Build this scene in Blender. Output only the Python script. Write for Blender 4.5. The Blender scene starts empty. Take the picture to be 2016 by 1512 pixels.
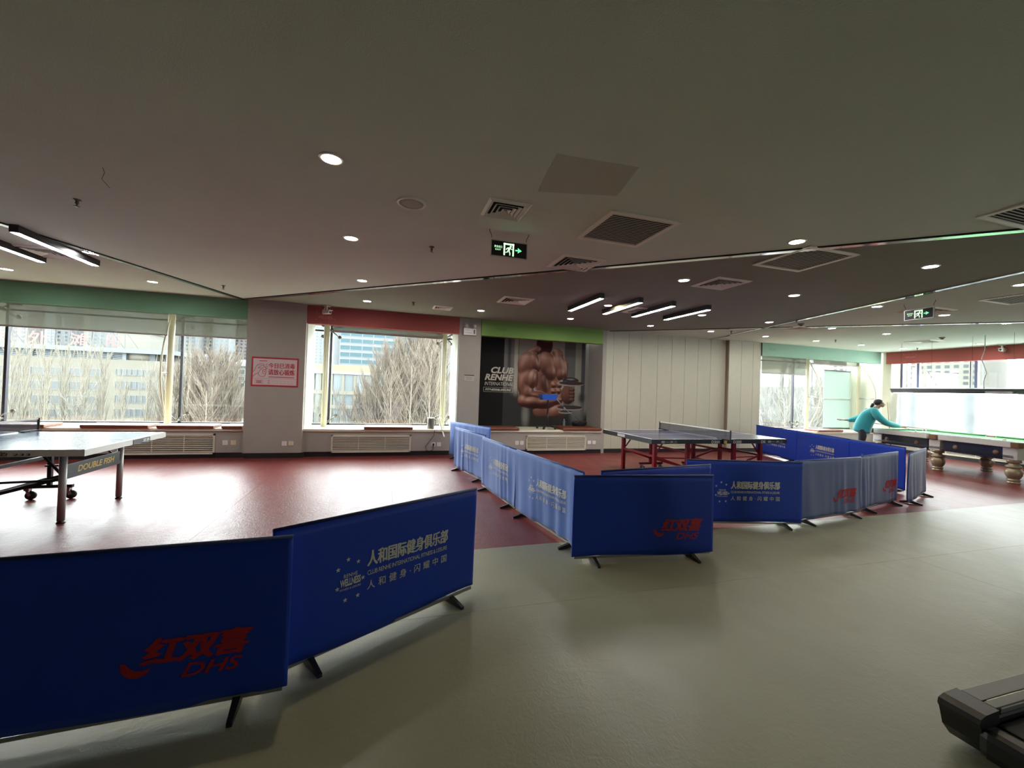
import bpy, bmesh, math, random
import numpy as np
from mathutils import Vector, Matrix

random.seed(7)
RNG = np.random.default_rng(7)
scene = bpy.context.scene
COL = scene.collection

# ------------------------------------------------------------------ camera
CAM_H = 1.467
YAW, PITCH, ROLL = math.radians(16.8), math.radians(.69), math.radians(1.988)
F_PX = 830.0
F0 = Vector((math.sin(YAW), math.cos(YAW), 0)); R0 = Vector((math.cos(YAW), -math.sin(YAW), 0)); Z0 = Vector((0, 0, 1))
FW = F0 * math.cos(PITCH) + Z0 * math.sin(PITCH)
U1 = -F0 * math.sin(PITCH) + Z0 * math.cos(PITCH)
RT = R0 * math.cos(ROLL) + U1 * math.sin(ROLL)
UP = -R0 * math.sin(ROLL) + U1 * math.cos(ROLL)
camd = bpy.data.cameras.new('camera'); cam = bpy.data.objects.new('camera', camd); COL.objects.link(cam)
camd.sensor_width = 36; camd.lens = F_PX / 2016 * 36; camd.clip_start = .05; camd.clip_end = 2000
m = Matrix.Identity(4)
for i in range(3):
    m[i][0], m[i][1], m[i][2] = RT[i], UP[i], -FW[i]
m[2][3] = CAM_H
cam.matrix_world = m
scene.camera = cam

def ray(px, py):
    return RT * (px - 1008) + UP * (756 - py) + FW * F_PX
def at_y(px, py, y):
    d = ray(px, py); t = y / d.y; return Vector((d.x * t, y, CAM_H + d.z * t))
def at_z(px, py, z):
    d = ray(px, py); t = (z - CAM_H) / d.z; return Vector((d.x * t, d.y * t, z))

# ------------------------------------------------------------------ world, light, exposure
world = bpy.data.worlds.new('hazy_sky'); scene.world = world; world.use_nodes = True
bg = world.node_tree.nodes['Background']
bg.inputs[0].default_value = (.95, .985, 1.0, 1); bg.inputs[1].default_value = 8.0
scene.view_settings.view_transform = 'Standard'; scene.view_settings.look = 'None'
scene.view_settings.gamma = 1; scene.view_settings.exposure = 1.5
scene.view_settings.use_curve_mapping = False
try:
    scene.cycles.use_denoising = True
    scene.cycles.max_bounces = 10; scene.cycles.diffuse_bounces = 5; scene.cycles.transparent_max_bounces = 16
    scene.cycles.sample_clamp_indirect = 6
    scene.cycles.caustics_reflective = False; scene.cycles.caustics_refractive = False
except Exception:
    pass
def portal(name, c, sx, sy, rot):
    l = bpy.data.lights.new(name, 'AREA'); l.shape = 'RECTANGLE'; l.size = sx; l.size_y = sy
    l.cycles.is_portal = True
    o = bpy.data.objects.new(name, l); COL.objects.link(o); o.location = c; o.rotation_euler = rot
R90 = math.pi / 2
portal('daylight_portal', (-5.55, 10.03, 1.6), 6.2, 2.2, (-R90, 0, 0))
portal('daylight_portal', (0, 10.03, 1.6), 3.0, 2.2, (-R90, 0, 0))
portal('daylight_portal', (11.5, 10.03, 1.6), 3.9, 2.2, (-R90, 0, 0))
portal('daylight_portal', (9.6, -5.23, 1.6), 1.2, 1.8, (R90, 0, 0))  # sampling portal of the added rear fill window
portal('daylight_portal', (15.03, 6.2, 1.6), 2.2, 5.4, (0, R90, 0))

# ------------------------------------------------------------------ helpers
def lin(r, g, b):
    f = lambda c: (c / 255 / 12.92) if c / 255 <= .04045 else ((c / 255 + .055) / 1.055) ** 2.4
    return (f(r), f(g), f(b), 1)
MATS = {}
def mat(name, col, rough=.5, metal=0., spec=.5, var=.0, vscale=6., bump=0., bscale=60., emit=None, estr=1., coat=0., sheen=0., stretch=None):
    if name in MATS: return MATS[name]
    m = bpy.data.materials.new(name); m.use_nodes = True; nt = m.node_tree; b = nt.nodes['Principled BSDF']
    b.inputs['Base Color'].default_value = col; b.inputs['Roughness'].default_value = rough
    b.inputs['Metallic'].default_value = metal; b.inputs['Specular IOR Level'].default_value = spec
    if coat: b.inputs['Coat Weight'].default_value = coat
    if sheen: b.inputs['Sheen Weight'].default_value = sheen
    if emit: b.inputs['Emission Color'].default_value = emit; b.inputs['Emission Strength'].default_value = estr
    tc = nt.nodes.new('ShaderNodeTexCoord'); vec = tc.outputs['Object']
    if stretch:
        mp = nt.nodes.new('ShaderNodeMapping'); mp.inputs['Scale'].default_value = stretch; nt.links.new(vec, mp.inputs[0]); vec = mp.outputs[0]
    if var:
        n = nt.nodes.new('ShaderNodeTexNoise'); n.inputs['Scale'].default_value = vscale; n.inputs['Detail'].default_value = 5
        nt.links.new(vec, n.inputs['Vector'])
        mx = nt.nodes.new('ShaderNodeMix'); mx.data_type = 'RGBA'
        a = [max(0, c * (1 - var)) for c in col[:3]] + [1]; d = [min(1, c * (1 + var)) for c in col[:3]] + [1]
        mx.inputs[6].default_value = a; mx.inputs[7].default_value = d
        nt.links.new(n.outputs['Fac'], mx.inputs[0]); nt.links.new(mx.outputs[2], b.inputs['Base Color'])
    if bump:
        n2 = nt.nodes.new('ShaderNodeTexNoise'); n2.inputs['Scale'].default_value = bscale; n2.inputs['Detail'].default_value = 4
        nt.links.new(vec, n2.inputs['Vector'])
        bp = nt.nodes.new('ShaderNodeBump'); bp.inputs['Strength'].default_value = bump; bp.inputs['Distance'].default_value = .01
        nt.links.new(n2.outputs['Fac'], bp.inputs['Height']); nt.links.new(bp.outputs[0], b.inputs['Normal'])
    MATS[name] = m; return m

def see_through(name, tint, alpha, kind='glossy', rough=.02, col=(1, 1, 1, 1)):
    """clear sheet: a share of the light passes, the rest is glossy reflection or milky scatter"""
    if name in MATS: return MATS[name]
    m = bpy.data.materials.new(name); m.use_nodes = True; nt = m.node_tree; nt.nodes.clear()
    out = nt.nodes.new('ShaderNodeOutputMaterial'); tr = nt.nodes.new('ShaderNodeBsdfTransparent'); tr.inputs[0].default_value = tint
    mx = nt.nodes.new('ShaderNodeMixShader')
    if kind == 'glossy':
        lw = nt.nodes.new('ShaderNodeLayerWeight'); lw.inputs[0].default_value = .5
        pw = nt.nodes.new('ShaderNodeMath'); pw.operation = 'POWER'; pw.inputs[1].default_value = 5; nt.links.new(lw.outputs['Facing'], pw.inputs[0])
        ma = nt.nodes.new('ShaderNodeMath'); ma.operation = 'MULTIPLY_ADD'; ma.inputs[1].default_value = .9; ma.inputs[2].default_value = .05
        nt.links.new(pw.outputs[0], ma.inputs[0]); nt.links.new(ma.outputs[0], mx.inputs[0])
        g = nt.nodes.new('ShaderNodeBsdfGlossy'); g.inputs['Roughness'].default_value = rough; second = g.outputs[0]
    else:
        mx.inputs[0].default_value = 1 - alpha
        t = nt.nodes.new('ShaderNodeBsdfTranslucent'); t.inputs[0].default_value = col
        d = nt.nodes.new('ShaderNodeBsdfDiffuse'); d.inputs[0].default_value = col
        m2 = nt.nodes.new('ShaderNodeMixShader'); m2.inputs[0].default_value = .4
        nt.links.new(t.outputs[0], m2.inputs[1]); nt.links.new(d.outputs[0], m2.inputs[2]); second = m2.outputs[0]
    nt.links.new(tr.outputs[0], mx.inputs[1]); nt.links.new(second, mx.inputs[2]); nt.links.new(mx.outputs[0], out.inputs[0])
    MATS[name] = m; return m

class MB:
    """collects shapes and links them as one mesh object"""
    def __init__(s): s.v = []; s.f = []; s.sm = []
    def add(s, vs, fs, smooth=False):
        o = len(s.v); s.v += [tuple(v) for v in vs]; s.f += [tuple(i + o for i in f) for f in fs]; s.sm += [smooth] * len(fs); return s
    def box(s, c, d, rz=0., M=None):
        x, y, z = [k / 2 for k in d]; vs = []
        for a in (-1, 1):
            for b in (-1, 1):
                for e in (-1, 1):
                    p = Vector((a * x, b * y, e * z))
                    if M is not None: p = M @ p
                    elif rz: p = Matrix.Rotation(rz, 3, 'Z') @ p
                    vs.append(p + Vector(c))
        return s.add(vs, [(0, 1, 3, 2), (4, 6, 7, 5), (0, 4, 5, 1), (2, 3, 7, 6), (0, 2, 6, 4), (1, 5, 7, 3)])
    def bb(s, x0, x1, y0, y1, z0, z1):
        return s.box(((x0 + x1) / 2, (y0 + y1) / 2, (z0 + z1) / 2), (abs(x1 - x0), abs(y1 - y0), abs(z1 - z0)))
    def rbox(s, c, d, r=.01, rz=0.):
        """box with bevelled edges"""
        bm = bmesh.new(); bmesh.ops.create_cube(bm, size=1)
        for v in bm.verts: v.co = Vector((v.co.x * d[0], v.co.y * d[1], v.co.z * d[2]))
        bmesh.ops.bevel(bm, geom=bm.edges[:], offset=min(r, min(d) * .45), segments=2, affect='EDGES', profile=.6)
        R = Matrix.Rotation(rz, 3, 'Z'); bm.verts.index_update()
        vs = [R @ v.co + Vector(c) for v in bm.verts]; fs = [[v.index for v in f.verts] for f in bm.faces]; bm.free()
        return s.add(vs, fs, False)
    def bar(s, p, q, w, h=None, up=(0, 0, 1)):
        h = h or w; p, q = Vector(p), Vector(q); d = (q - p); L = d.length; d.normalize()
        u = Vector(up)
        if abs(d.dot(u)) > .99: u = Vector((0, 1, 0))
        a = d.cross(u).normalized(); b = a.cross(d)
        vs = [c + a * (i * w / 2) + b * (j * h / 2) for c in (p, q) for i, j in ((-1, -1), (1, -1), (1, 1), (-1, 1))]
        return s.add(vs, [(0, 1, 2, 3), (7, 6, 5, 4), (0, 4, 5, 1), (1, 5, 6, 2), (2, 6, 7, 3), (3, 7, 4, 0)])
    def tube(s, pts, r, n=8, cap=True):
        pts = [Vector(p) for p in pts]; k = len(pts); rr = r if isinstance(r, (list, tuple)) else [r] * k
        vs = []; fs = []; pa = None
        for i, p in enumerate(pts):
            d = (pts[min(i + 1, k - 1)] - pts[max(i - 1, 0)]).normalized()
            if pa is None:
                pa = d.cross(Vector((0, 0, 1)))
                if pa.length < .05: pa = d.cross(Vector((0, 1, 0)))
            a = (pa - d * pa.dot(d)).normalized(); b = d.cross(a); pa = a
            for j in range(n):
                t = 2 * math.pi * j / n; vs.append(p + (a * math.cos(t) + b * math.sin(t)) * rr[i])
        for i in range(k - 1):
            for j in range(n):
                fs.append((i * n + j, i * n + (j + 1) % n, (i + 1) * n + (j + 1) % n, (i + 1) * n + j))
        if cap: fs.append(tuple(reversed(range(n)))); fs.append(tuple((k - 1) * n + j for j in range(n)))
        return s.add(vs, fs, True)
    def lathe(s, prof, n=20, c=(0, 0, 0)):
        vs = []; fs = []
        for r, z in prof:
            for j in range(n):
                t = 2 * math.pi * j / n; vs.append((c[0] + r * math.cos(t), c[1] + r * math.sin(t), c[2] + z))
        k = len(prof)
        for i in range(k - 1):
            for j in range(n): fs.append((i * n + j, i * n + (j + 1) % n, (i + 1) * n + (j + 1) % n, (i + 1) * n + j))
        fs.append(tuple(reversed(range(n)))); fs.append(tuple((k - 1) * n + j for j in range(n)))
        return s.add(vs, fs, True)
    def prism(s, poly, z0, z1):
        n = len(poly); vs = [(x, y, z0) for x, y in poly] + [(x, y, z1) for x, y in poly]
        fs = [tuple(reversed(range(n))), tuple(range(n, 2 * n))] + [(i, (i + 1) % n, n + (i + 1) % n, n + i) for i in range(n)]
        return s.add(vs, fs)
    def plate(s, poly, y0, y1):
        """outline in x,z with thickness along y"""
        n = len(poly); vs = [(x, y0, z) for x, z in poly] + [(x, y1, z) for x, z in poly]
        fs = [tuple(range(n)), tuple(reversed(range(n, 2 * n)))] + [(i, n + i, n + (i + 1) % n, (i + 1) % n) for i in range(n)]
        return s.add(vs, fs)
    def ball(s, c, r, n=12, sc=(1, 1, 1)):
        vs = []; fs = []; h = n // 2
        for i in range(1, h):
            t = math.pi * i / h
            for j in range(n):
                p = 2 * math.pi * j / n; vs.append((c[0] + r * sc[0] * math.sin(t) * math.cos(p), c[1] + r * sc[1] * math.sin(t) * math.sin(p), c[2] + r * sc[2] * math.cos(t)))
        top, bot = len(vs), len(vs) + 1; vs += [(c[0], c[1], c[2] + r * sc[2]), (c[0], c[1], c[2] - r * sc[2])]
        for i in range(h - 2):
            for j in range(n): fs.append((i * n + j, (i + 1) * n + j, (i + 1) * n + (j + 1) % n, i * n + (j + 1) % n))
        for j in range(n): fs.append((top, j, (j + 1) % n)); fs.append((bot, (h - 2) * n + (j + 1) % n, (h - 2) * n + j))
        return s.add(vs, fs, True)
    def mesh(s, name):
        me = bpy.data.meshes.new(name); me.from_pydata(s.v, [], s.f)
        me.polygons.foreach_set('use_smooth', s.sm); me.update(); return me
    def build(s, name, mt, parent=None):
        o = bpy.data.objects.new(name, s.mesh(name)); COL.objects.link(o)
        if mt is not None: o.data.materials.append(mt)
        if parent is not None: o.parent = parent
        if any(s.sm) and not all(s.sm):
            pass
        return o
def tag(o, label=None, cat=None, group=None, kind=None):
    if label: o['label'] = label
    if cat: o['category'] = cat
    if group: o['group'] = group
    if kind: o['kind'] = kind
    return o
def thing(name, label, cat, loc=(0, 0, 0), rz=0., group=None, kind=None):
    o = bpy.data.objects.new(name, None); COL.objects.link(o); o.location = loc; o.rotation_euler = (0, 0, rz); o.empty_display_size = .1
    return tag(o, label, cat, group, kind)
def dup(root, loc, rz=0., label=None, group=None):
    r = root.copy(); COL.objects.link(r); r.location = loc; r.rotation_euler = (0, 0, rz)
    if label: r['label'] = label
    if group: r['group'] = group
    for ch in list(root.children):
        c = ch.copy(); COL.objects.link(c); c.parent = r
        for g in list(ch.children):
            d = g.copy(); COL.objects.link(d); d.parent = c
    return r
def struct(name, label=None, cat=None):
    o = bpy.data.objects.new(name, None); COL.objects.link(o); o.empty_display_size = .1
    return tag(o, label, cat, kind='structure')
def piece(name, mb, mt, label, cat, **k):
    return tag(mb.build(name, mt), label, cat, k.get('group'), k.get('kind', 'structure'))

_txt = {}
def text_geo(s, bold=0., shear=0., space=1.):
    """outline text as flat geometry, normalised to its own box"""
    key = (s, bold, shear, space)
    if key not in _txt:
        cu = bpy.data.curves.new('lettering', 'FONT'); cu.body = s; cu.size = 1; cu.offset = bold; cu.shear = shear; cu.space_character = space; cu.resolution_u = 3
        o = bpy.data.objects.new('lettering', cu); COL.objects.link(o)
        dg = bpy.context.evaluated_depsgraph_get(); dg.update(); me = o.evaluated_get(dg).to_mesh()
        v = np.array([tuple(p.co) for p in me.vertices]) if len(me.vertices) else np.zeros((0, 3))
        f = [tuple(p.vertices) for p in me.polygons]
        o.evaluated_get(dg).to_mesh_clear(); bpy.data.objects.remove(o); bpy.data.curves.remove(cu)
        if len(v):
            lo = v.min(0); hi = v.max(0); v = (v - lo) / np.maximum(hi - lo, 1e-6)
        _txt[key] = (v, f)
    return _txt[key]
def add_text(mb, s, x0, x1, z0, z1, y=0., bold=0., shear=0., space=1., fn=None):
    cjk = any(ord(c) > 0x2e80 for c in s)
    v, f = text_geo(s, 0. if cjk else bold, shear, space)
    k = bold * (z1 - z0) * .8
    for i, (dx, dz) in enumerate(((0, 0),) if not (cjk and bold) else ((-k, 0), (k, 0), (0, k * .5), (0, -k * .5))):
        vs = []
        for a, b, _ in v:
            x = x0 + a * (x1 - x0) + dx; z = z0 + b * (z1 - z0) + dz; vs.append((x, (y if fn is None else fn(x, z)) - i * .0002, z))
        mb.add(vs, f)
def star(mb, x, z, r, y=0., fn=None):
    vs = []
    for i in range(10):
        t = math.pi / 2 + i * math.pi / 5; q = r if i % 2 == 0 else r * .42; a, b = x + q * math.cos(t), z + q * math.sin(t)
        vs.append((a, y if fn is None else fn(a, b), b))
    vs.append((x, y if fn is None else fn(x, z), z))
    mb.add(vs, [(10, (i + 1) % 10, i) for i in range(10)])

# ------------------------------------------------------------------ materials of the room
CE = 2.965
M_ceil = mat('ceiling_paint_light', (.66, .75, .68, 1), .85, spec=.2, var=.06, vscale=1.5, bump=.25, bscale=130)
M_ceil_dark = mat('ceiling_paint_charcoal', (.245, .25, .215, 1), .8, spec=.25, var=.08, vscale=1.2, bump=.25, bscale=130)
M_ceil_mid = mat('ceiling_paint_grey', (.54, .58, .52, 1), .85, spec=.2, var=.06, vscale=1.5, bump=.25, bscale=130)
M_ceil_patch = mat('ceiling_repaint', (.52, .55, .49, 1), .85, spec=.2, var=.04)
M_pillar = mat('taupe_wall_paint', (.36, .335, .295, 1), .8, spec=.25, var=.05, vscale=5, bump=.35, bscale=220)
M_jamb = mat('pale_jamb_paint', (.72, .74, .66, 1), .7, var=.03)
M_panel = mat('cream_wall_board', (.47, .455, .36, 1), .65, spec=.3, var=.05, vscale=8, bump=.15, bscale=180)
M_panel_edge = mat('brown_board_edge', (.26, .20, .15, 1), .6)
M_base = mat('black_skirting', (.02, .021, .022, 1), .35, var=.2)
M_green = mat('sage_green_band', (.15, .30, .20, 1), .7, spec=.25, var=.04, bump=.2, bscale=200)
M_lime = mat('lime_green_band', (.19, .33, .085, 1), .7, spec=.25, var=.04, bump=.2, bscale=200)
M_red = mat('red_band_paint', (.34, .085, .078, 1), .7, spec=.25, var=.04, bump=.2, bscale=200)
M_mint = mat('mint_band_paint', (.245, .39, .30, 1), .7, spec=.25, var=.04, bump=.2, bscale=200)
M_sill = mat('cream_sill_stone', (.72, .68, .52, 1), .35, var=.05)
M_brownpad = mat('brown_leather_pad', (.17, .05, .022, 1), .42, var=.15, bump=.2, bscale=150)
M_grey_strip = mat('polished_steel_strip', (.75, .76, .78, 1), .09, metal=1.)
M_black = mat('black_plastic', (.012, .012, .013, 1), .45)
M_blackgap = mat('dark_cavity', (.006, .006, .006, 1), .9)
M_white = mat('white_plastic', (.72, .71, .67, 1), .4)
M_white_metal = mat('white_enamel', (.82, .80, .73, 1), .45, var=.04)
M_cream_metal = mat('cream_grille_enamel', (.62, .58, .47, 1), .5)
M_post = mat('cream_post_enamel', (.60, .57, .42, 1), .35)
M_dkmetal = mat('dark_window_metal', (.05, .05, .065, 1), .35, metal=.6)
M_steel = mat('brushed_steel', (.55, .55, .56, 1), .28, metal=1.)
M_glass = see_through('window_glass', (.95, .98, .97, 1), .9)
M_frost = see_through('frosted_pane', (.9, 1, .95, 1), .05, 'milky', col=(.36, .42, .385, 1))
M_film = see_through('dusty_plastic_sheet', (.93, .97, 1, 1), .08, 'milky', col=(.19, .205, .21, 1))
M_blind = see_through('roller_blind_cloth', (.80, .82, .72, 1), .16, 'milky', col=(.13, .13, .10, 1))
M_lamp = mat('lamp_disc_cool', (1, 1, 1, 1), .4, emit=(1, .97, .92, 1), estr=110)
M_lampw = mat('lamp_disc_warm', (1, 1, 1, 1), .4, emit=(1, .80, .48, 1), estr=110)
M_tube = mat('led_bar_diffuser', (1, 1, 1, 1), .4, emit=(.94, .97, 1, 1), estr=26)
M_silver = mat('silver_rim', (.6, .6, .58, 1), .35, metal=.7)

def vinyl(name, a, b, bumpy, rough):
    m = bpy.data.materials.new(name); m.use_nodes = True; nt = m.node_tree; p = nt.nodes['Principled BSDF']
    tc = nt.nodes.new('ShaderNodeTexCoord'); geo = nt.nodes.new('ShaderNodeNewGeometry'); pos = geo.outputs['Position']
    def noise(sc, det, stretch=None):
        v = pos
        if stretch:
            mp = nt.nodes.new('ShaderNodeMapping'); mp.inputs['Scale'].default_value = stretch; nt.links.new(v, mp.inputs[0]); v = mp.outputs[0]
        n = nt.nodes.new('ShaderNodeTexNoise'); n.inputs['Scale'].default_value = sc; n.inputs['Detail'].default_value = det; n.inputs['Distortion'].default_value = 1.4; nt.links.new(v, n.inputs['Vector']); return n.outputs['Fac']
    mx = nt.nodes.new('ShaderNodeMix'); mx.data_type = 'RGBA'; mx.inputs[6].default_value = a; mx.inputs[7].default_value = b
    nt.links.new(noise(1.6, 8), mx.inputs[0]); nt.links.new(mx.outputs[2], p.inputs['Base Color'])
    mr = nt.nodes.new('ShaderNodeMapRange'); mr.inputs[1].default_value = .3; mr.inputs[2].default_value = .7; mr.inputs[3].default_value = rough - .03; mr.inputs[4].default_value = rough + .05
    nt.links.new(noise(4, 6, (1, .35, 1)), mr.inputs[0]); nt.links.new(mr.outputs[0], p.inputs['Roughness'])
    p.inputs['Specular IOR Level'].default_value = .33
    ad = nt.nodes.new('ShaderNodeMath'); ad.operation = 'ADD'
    nt.links.new(noise(45, 4, (1, .6, 1)), ad.inputs[0]); nt.links.new(noise(14, 3, (.6, 1.2, 1)), ad.inputs[1])
    bp = nt.nodes.new('ShaderNodeBump'); bp.inputs['Strength'].default_value = bumpy; bp.inputs['Distance'].default_value = .01
    nt.links.new(ad.outputs[0], bp.inputs['Height']); nt.links.new(bp.outputs[0], p.inputs['Normal'])
    MATS[name] = m; return m
M_redfloor = vinyl('red_sports_vinyl', (.13, .019, .018, 1), (.185, .036, .032, 1), .28, .36)
M_greyfloor = vinyl('grey_green_vinyl', (.235, .235, .165, 1), (.29, .29, .21, 1), .16, .36)

# ------------------------------------------------------------------ floor: vinyl sheets butted together
fl = struct('floor', 'red and grey vinyl sheet floor', 'floor')
MB().bb(-9.2, 16, -5.2, 10.1, -.25, -.004).build('floor_slab', mat('dark_floor_joint', (.03, .025, .02, 1), .9), fl)
seam = lambda x: 3.75 + .017 * x
G = .001
xs = [-9.2] + [-1.63 + 1.78 * k for k in range(-4, 9)] + [14.9]
for a, b in zip(xs, xs[1:]):
    MB().prism([(a + G, seam(a) + G), (b - G, seam(b) + G), (b - G, 9.2), (a + G, 9.2)], -.004, 0).build('red_vinyl_sheet', M_redfloor, fl)
ys = [-5.2, -4.45, -2.65, -.85, .95, 2.72]
for a, b in ((-9.2, 4.82), (4.82, 14.9)):
    for c, d in zip(ys, ys[1:]):
        MB().bb(a + G, b - G, c + G, d - G, -.004, 0).build('grey_vinyl_sheet', M_greyfloor, fl)
    MB().prism([(a + G, 2.72 + G), (b - G, 2.72 + G), (b - G, seam(b) - G), (a + G, seam(a) - G)], -.004, 0).build('grey_vinyl_sheet', M_greyfloor, fl)

# ------------------------------------------------------------------ ceiling: painted fields parted by polished strips
ce = struct('ceiling', 'plaster ceiling of pale and charcoal fields parted by polished strips', 'ceiling')
T = .2
XL, XR, YB, YF = -9.2, 15.2, -5.2, 9.2
A = (-2.58, 8.97)                                    # point of the pale field by the window wall
def cross(p, d, q, e):
    den = d[0] * e[1] - d[1] * e[0]; t = ((q[0] - p[0]) * e[1] - (q[1] - p[1]) * e[0]) / den; return (p[0] + d[0] * t, p[1] + d[1] * t)
D1 = (-.335, -.94); D2 = (7.7, -6.8); P2 = (8.16, 9.05); DS2 = (-1.44, -6.23); P3 = (5.48, 8.97); D3 = (5.29, -4.46)
ex = lambda p, d, y: (p[0] + d[0] * (y - p[1]) / d[1], y)
a_top = ex(A, D1, YF); l_bot = ex(A, D1, YB)
r_bot = ex(A, D2, YB); s2_top = ex(P2, DS2, YF); s2_1 = cross(A, D2, P2, DS2); s3_top = ex(P3, D3, YF); X23 = cross(P2, DS2, P3, D3)
s3_r = (XR, P3[1] + D3[1] * (XR - P3[0]) / D3[0]); s1_r = cross(A, D2, P3, D3)
def field(poly, mt, z=CE): MB().prism(poly, z, CE + T).build('ceiling_field', mt, ce)
field([A, l_bot, r_bot], M_ceil)
field([(XL, YF), (XL, YB), l_bot, A, a_top], M_ceil_mid)
field([a_top, A, s2_1, X23, s3_top], M_ceil_dark)
field([s3_top, X23, s2_top], M_ceil_mid)
field([s2_1, r_bot, (XR, YB), s3_r, X23], M_ceil_mid)
field([s2_top, X23, s3_r, (XR, YF)], M_ceil_mid)
def strip(p, q, w=.075, gap=.02):
    p, q = Vector((*p, 0)), Vector((*q, 0)); d = (q - p).normalized(); n = Vector((d.y, -d.x, 0))
    if n.dot(Vector((0, -1, 0))) < 0: n = -n
    L = (q - p).length; k = max(1, round(L / 2.4)); c = Vector((0, 0, CE - .006))
    for i in range(k):
        a = p + d * (L * i / k + .002); b = p + d * (L * (i + 1) / k - .002)
        MB().bar(a + c, b + c, w, .012).build('metal_strip', M_grey_strip, ce)
    c2 = c + n * (w / 2 + gap / 2); MB().bar(p + c2, q + c2, gap, .012).build('shadow_gap', M_blackgap, ce)
strip(A, ex(A, D1, -1)); strip(A, ex(A, D2, 0.)); strip(s2_top, ex(P2, DS2, 0.)); strip(s3_top, (14.4, P3[1] + D3[1] * (14.4 - P3[0]) / D3[0]))
MB().prism([(.99, 2.47), (1.56, 2.43), (1.64, 2.84), (1.05, 2.99)], CE - .0015, CE + .001).build('repainted_patch', M_ceil_patch, ce)

# ------------------------------------------------------------------ back wall
WY = 9.03; GY = 10.0; SZ = .55; BZ = 2.615
wl = struct('wall_back', 'window wall of taupe pillars and coloured bands', 'wall')
def w_part(name, mb, mt): return mb.build(name, mt, wl)
w_part('pillar', MB().bb(-2.49, -1.493, 8.96, GY + .15, .1, CE), M_pillar)
w_part('pillar', MB().bb(1.5, 1.985, WY, GY + .15, .1, CE), M_pillar)
w_part('skirting', MB().bb(-2.46, -1.463, 8.975, 9.2, 0, .1), M_base)
w_part('skirting', MB().bb(1.49, 2.0, 9.045, 9.3, 0, .1), M_base)
for a, b in ((-9.2, -2.49), (-1.493, 1.5), (1.985, 5.02)):
    w_part('low_wall', MB().bb(a, b, 9.06, 9.3, .1, .5), M_pillar)
    w_part('skirting', MB().bb(a, b, 9.085, 9.3, 0, .1), M_base)
    w_part('sill', MB().rbox(((a + b) / 2, (9.035 + GY + .1) / 2, SZ - .025), (b - a - .002, GY + .1 - 9.035, .05), .008), M_sill)
w_part('low_wall', MB().bb(9.775, 14.5, 9.06, 9.3, .1, .5), M_pillar)
w_part('skirting', MB().bb(9.775, 14.5, 9.085, 9.3, 0, .1), M_base)
w_part('sill', MB().rbox((12.2, (9.035 + GY + .1) / 2, SZ - .025), (4.84, GY + .1 - 9.035, .05), .008), M_sill)
for a, b, mt in ((-9.2, -2.492, M_green), (-1.491, 1.498, M_red), (1.987, 4.95, M_lime), (9.79, 14.38, M_mint)):
    w_part('colour_band', MB().bb(a, b, 9.0, 9.16, BZ, CE), mt)
    w_part('soffit', MB().bb(a, b, 9.16, GY + .15, 2.72, CE), M_jamb)
# pale reveals beside each window
for x0, x1 in ((-1.493, -1.481), (1.488, 1.4995)):
    w_part('reveal', MB().bb(x0, x1, 9.1, GY, SZ, BZ + .1), M_jamb)
w_part('reveal', MB().bb(-2.502, -2.4905, 9.0, GY, SZ, BZ + .1), M_jamb)
w_part('reveal', MB().bb(14.6, 14.75, 9.05, GY + .15, 0, CE), M_jamb)
w_part('reveal', MB().bb(9.765, 9.777, 9.1, GY, SZ, BZ + .1), M_jamb)
# mural recess
w_part('recess_back', MB().bb(1.985, 5.1, 9.87, 10.1, SZ, CE), M_pillar)
w_part('recess_cheek', MB().bb(5.02, 5.12, 9.12, 9.9, 0, CE), M_pillar)
# cream board wall: each upright board is a piece
w_part('board_backing', MB().bb(5.125, 8.8, 9.16, 9.4, 0, CE), M_panel_edge)
ed = [5.022, 5.316, 5.736, 6.105, 6.578, 6.998, 7.397, 7.805, 8.206, 8.70]
for a, b in zip(ed, ed[1:]):
    w_part('wall_board', MB().rbox(((a + b) / 2, 9.148, (CE + .1) / 2), (b - a - .006, .03, CE - .1), .003), M_panel)
w_part('skirting', MB().bb(5.02, 8.72, 9.14, 9.2, 0, .1), M_base)
w_part('board_column', MB().bb(8.7, 9.775, 9.05, 10.1, 0, CE), M_panel_edge)
ed = [8.706, 9.114, 9.509, 9.773]
for a, b in zip(ed, ed[1:]):
    w_part('wall_board', MB().rbox(((a + b) / 2, 9.04, (CE + .1) / 2), (b - a - .006, .03, CE - .1), .003), M_panel)
w_part('skirting', MB().bb(8.7, 9.775, 9.03, 9.06, 0, .1), M_base)

# right wall
wr = struct('wall_right', 'side wall with red band and wide window behind the billiard table', 'wall')
RX = 14.55; RG = 15.0
def r_part(name, mb, mt): return mb.build(name, mt, wr)
r_part('corner_pier', MB().bb(RX, RG + .2, 8.83, 9.05, 0, CE), M_panel)
r_part('low_wall', MB().bb(RX, RX + .3, 3.6, 8.83, .1, .5), M_pillar)
r_part('skirting', MB().bb(RX + .02, RX + .3, 3.6, 8.83, 0, .1), M_base)
r_part('sill', MB().rbox((RX + .3, 6.2, SZ - .025), (.62, 5.26, .05), .008), M_sill)
r_part('colour_band', MB().bb(RX - .02, RX + .12, 3.6, 8.96, BZ, CE), M_red)
r_part('soffit', MB().bb(RX + .12, RG + .2, 3.6, 8.83, 2.72, CE), M_jamb)
r_part('wall_field', MB().bb(RX, RG + .2, -5.2, 3.6, 0, CE), M_pillar)
wL = MB().bb(-9.4, -9.2, -5.2, 10.2, 0, CE).build('wall_left', M_pillar); tag(wL, 'plain taupe wall', 'wall', kind='structure')
wbm = MB()
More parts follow.
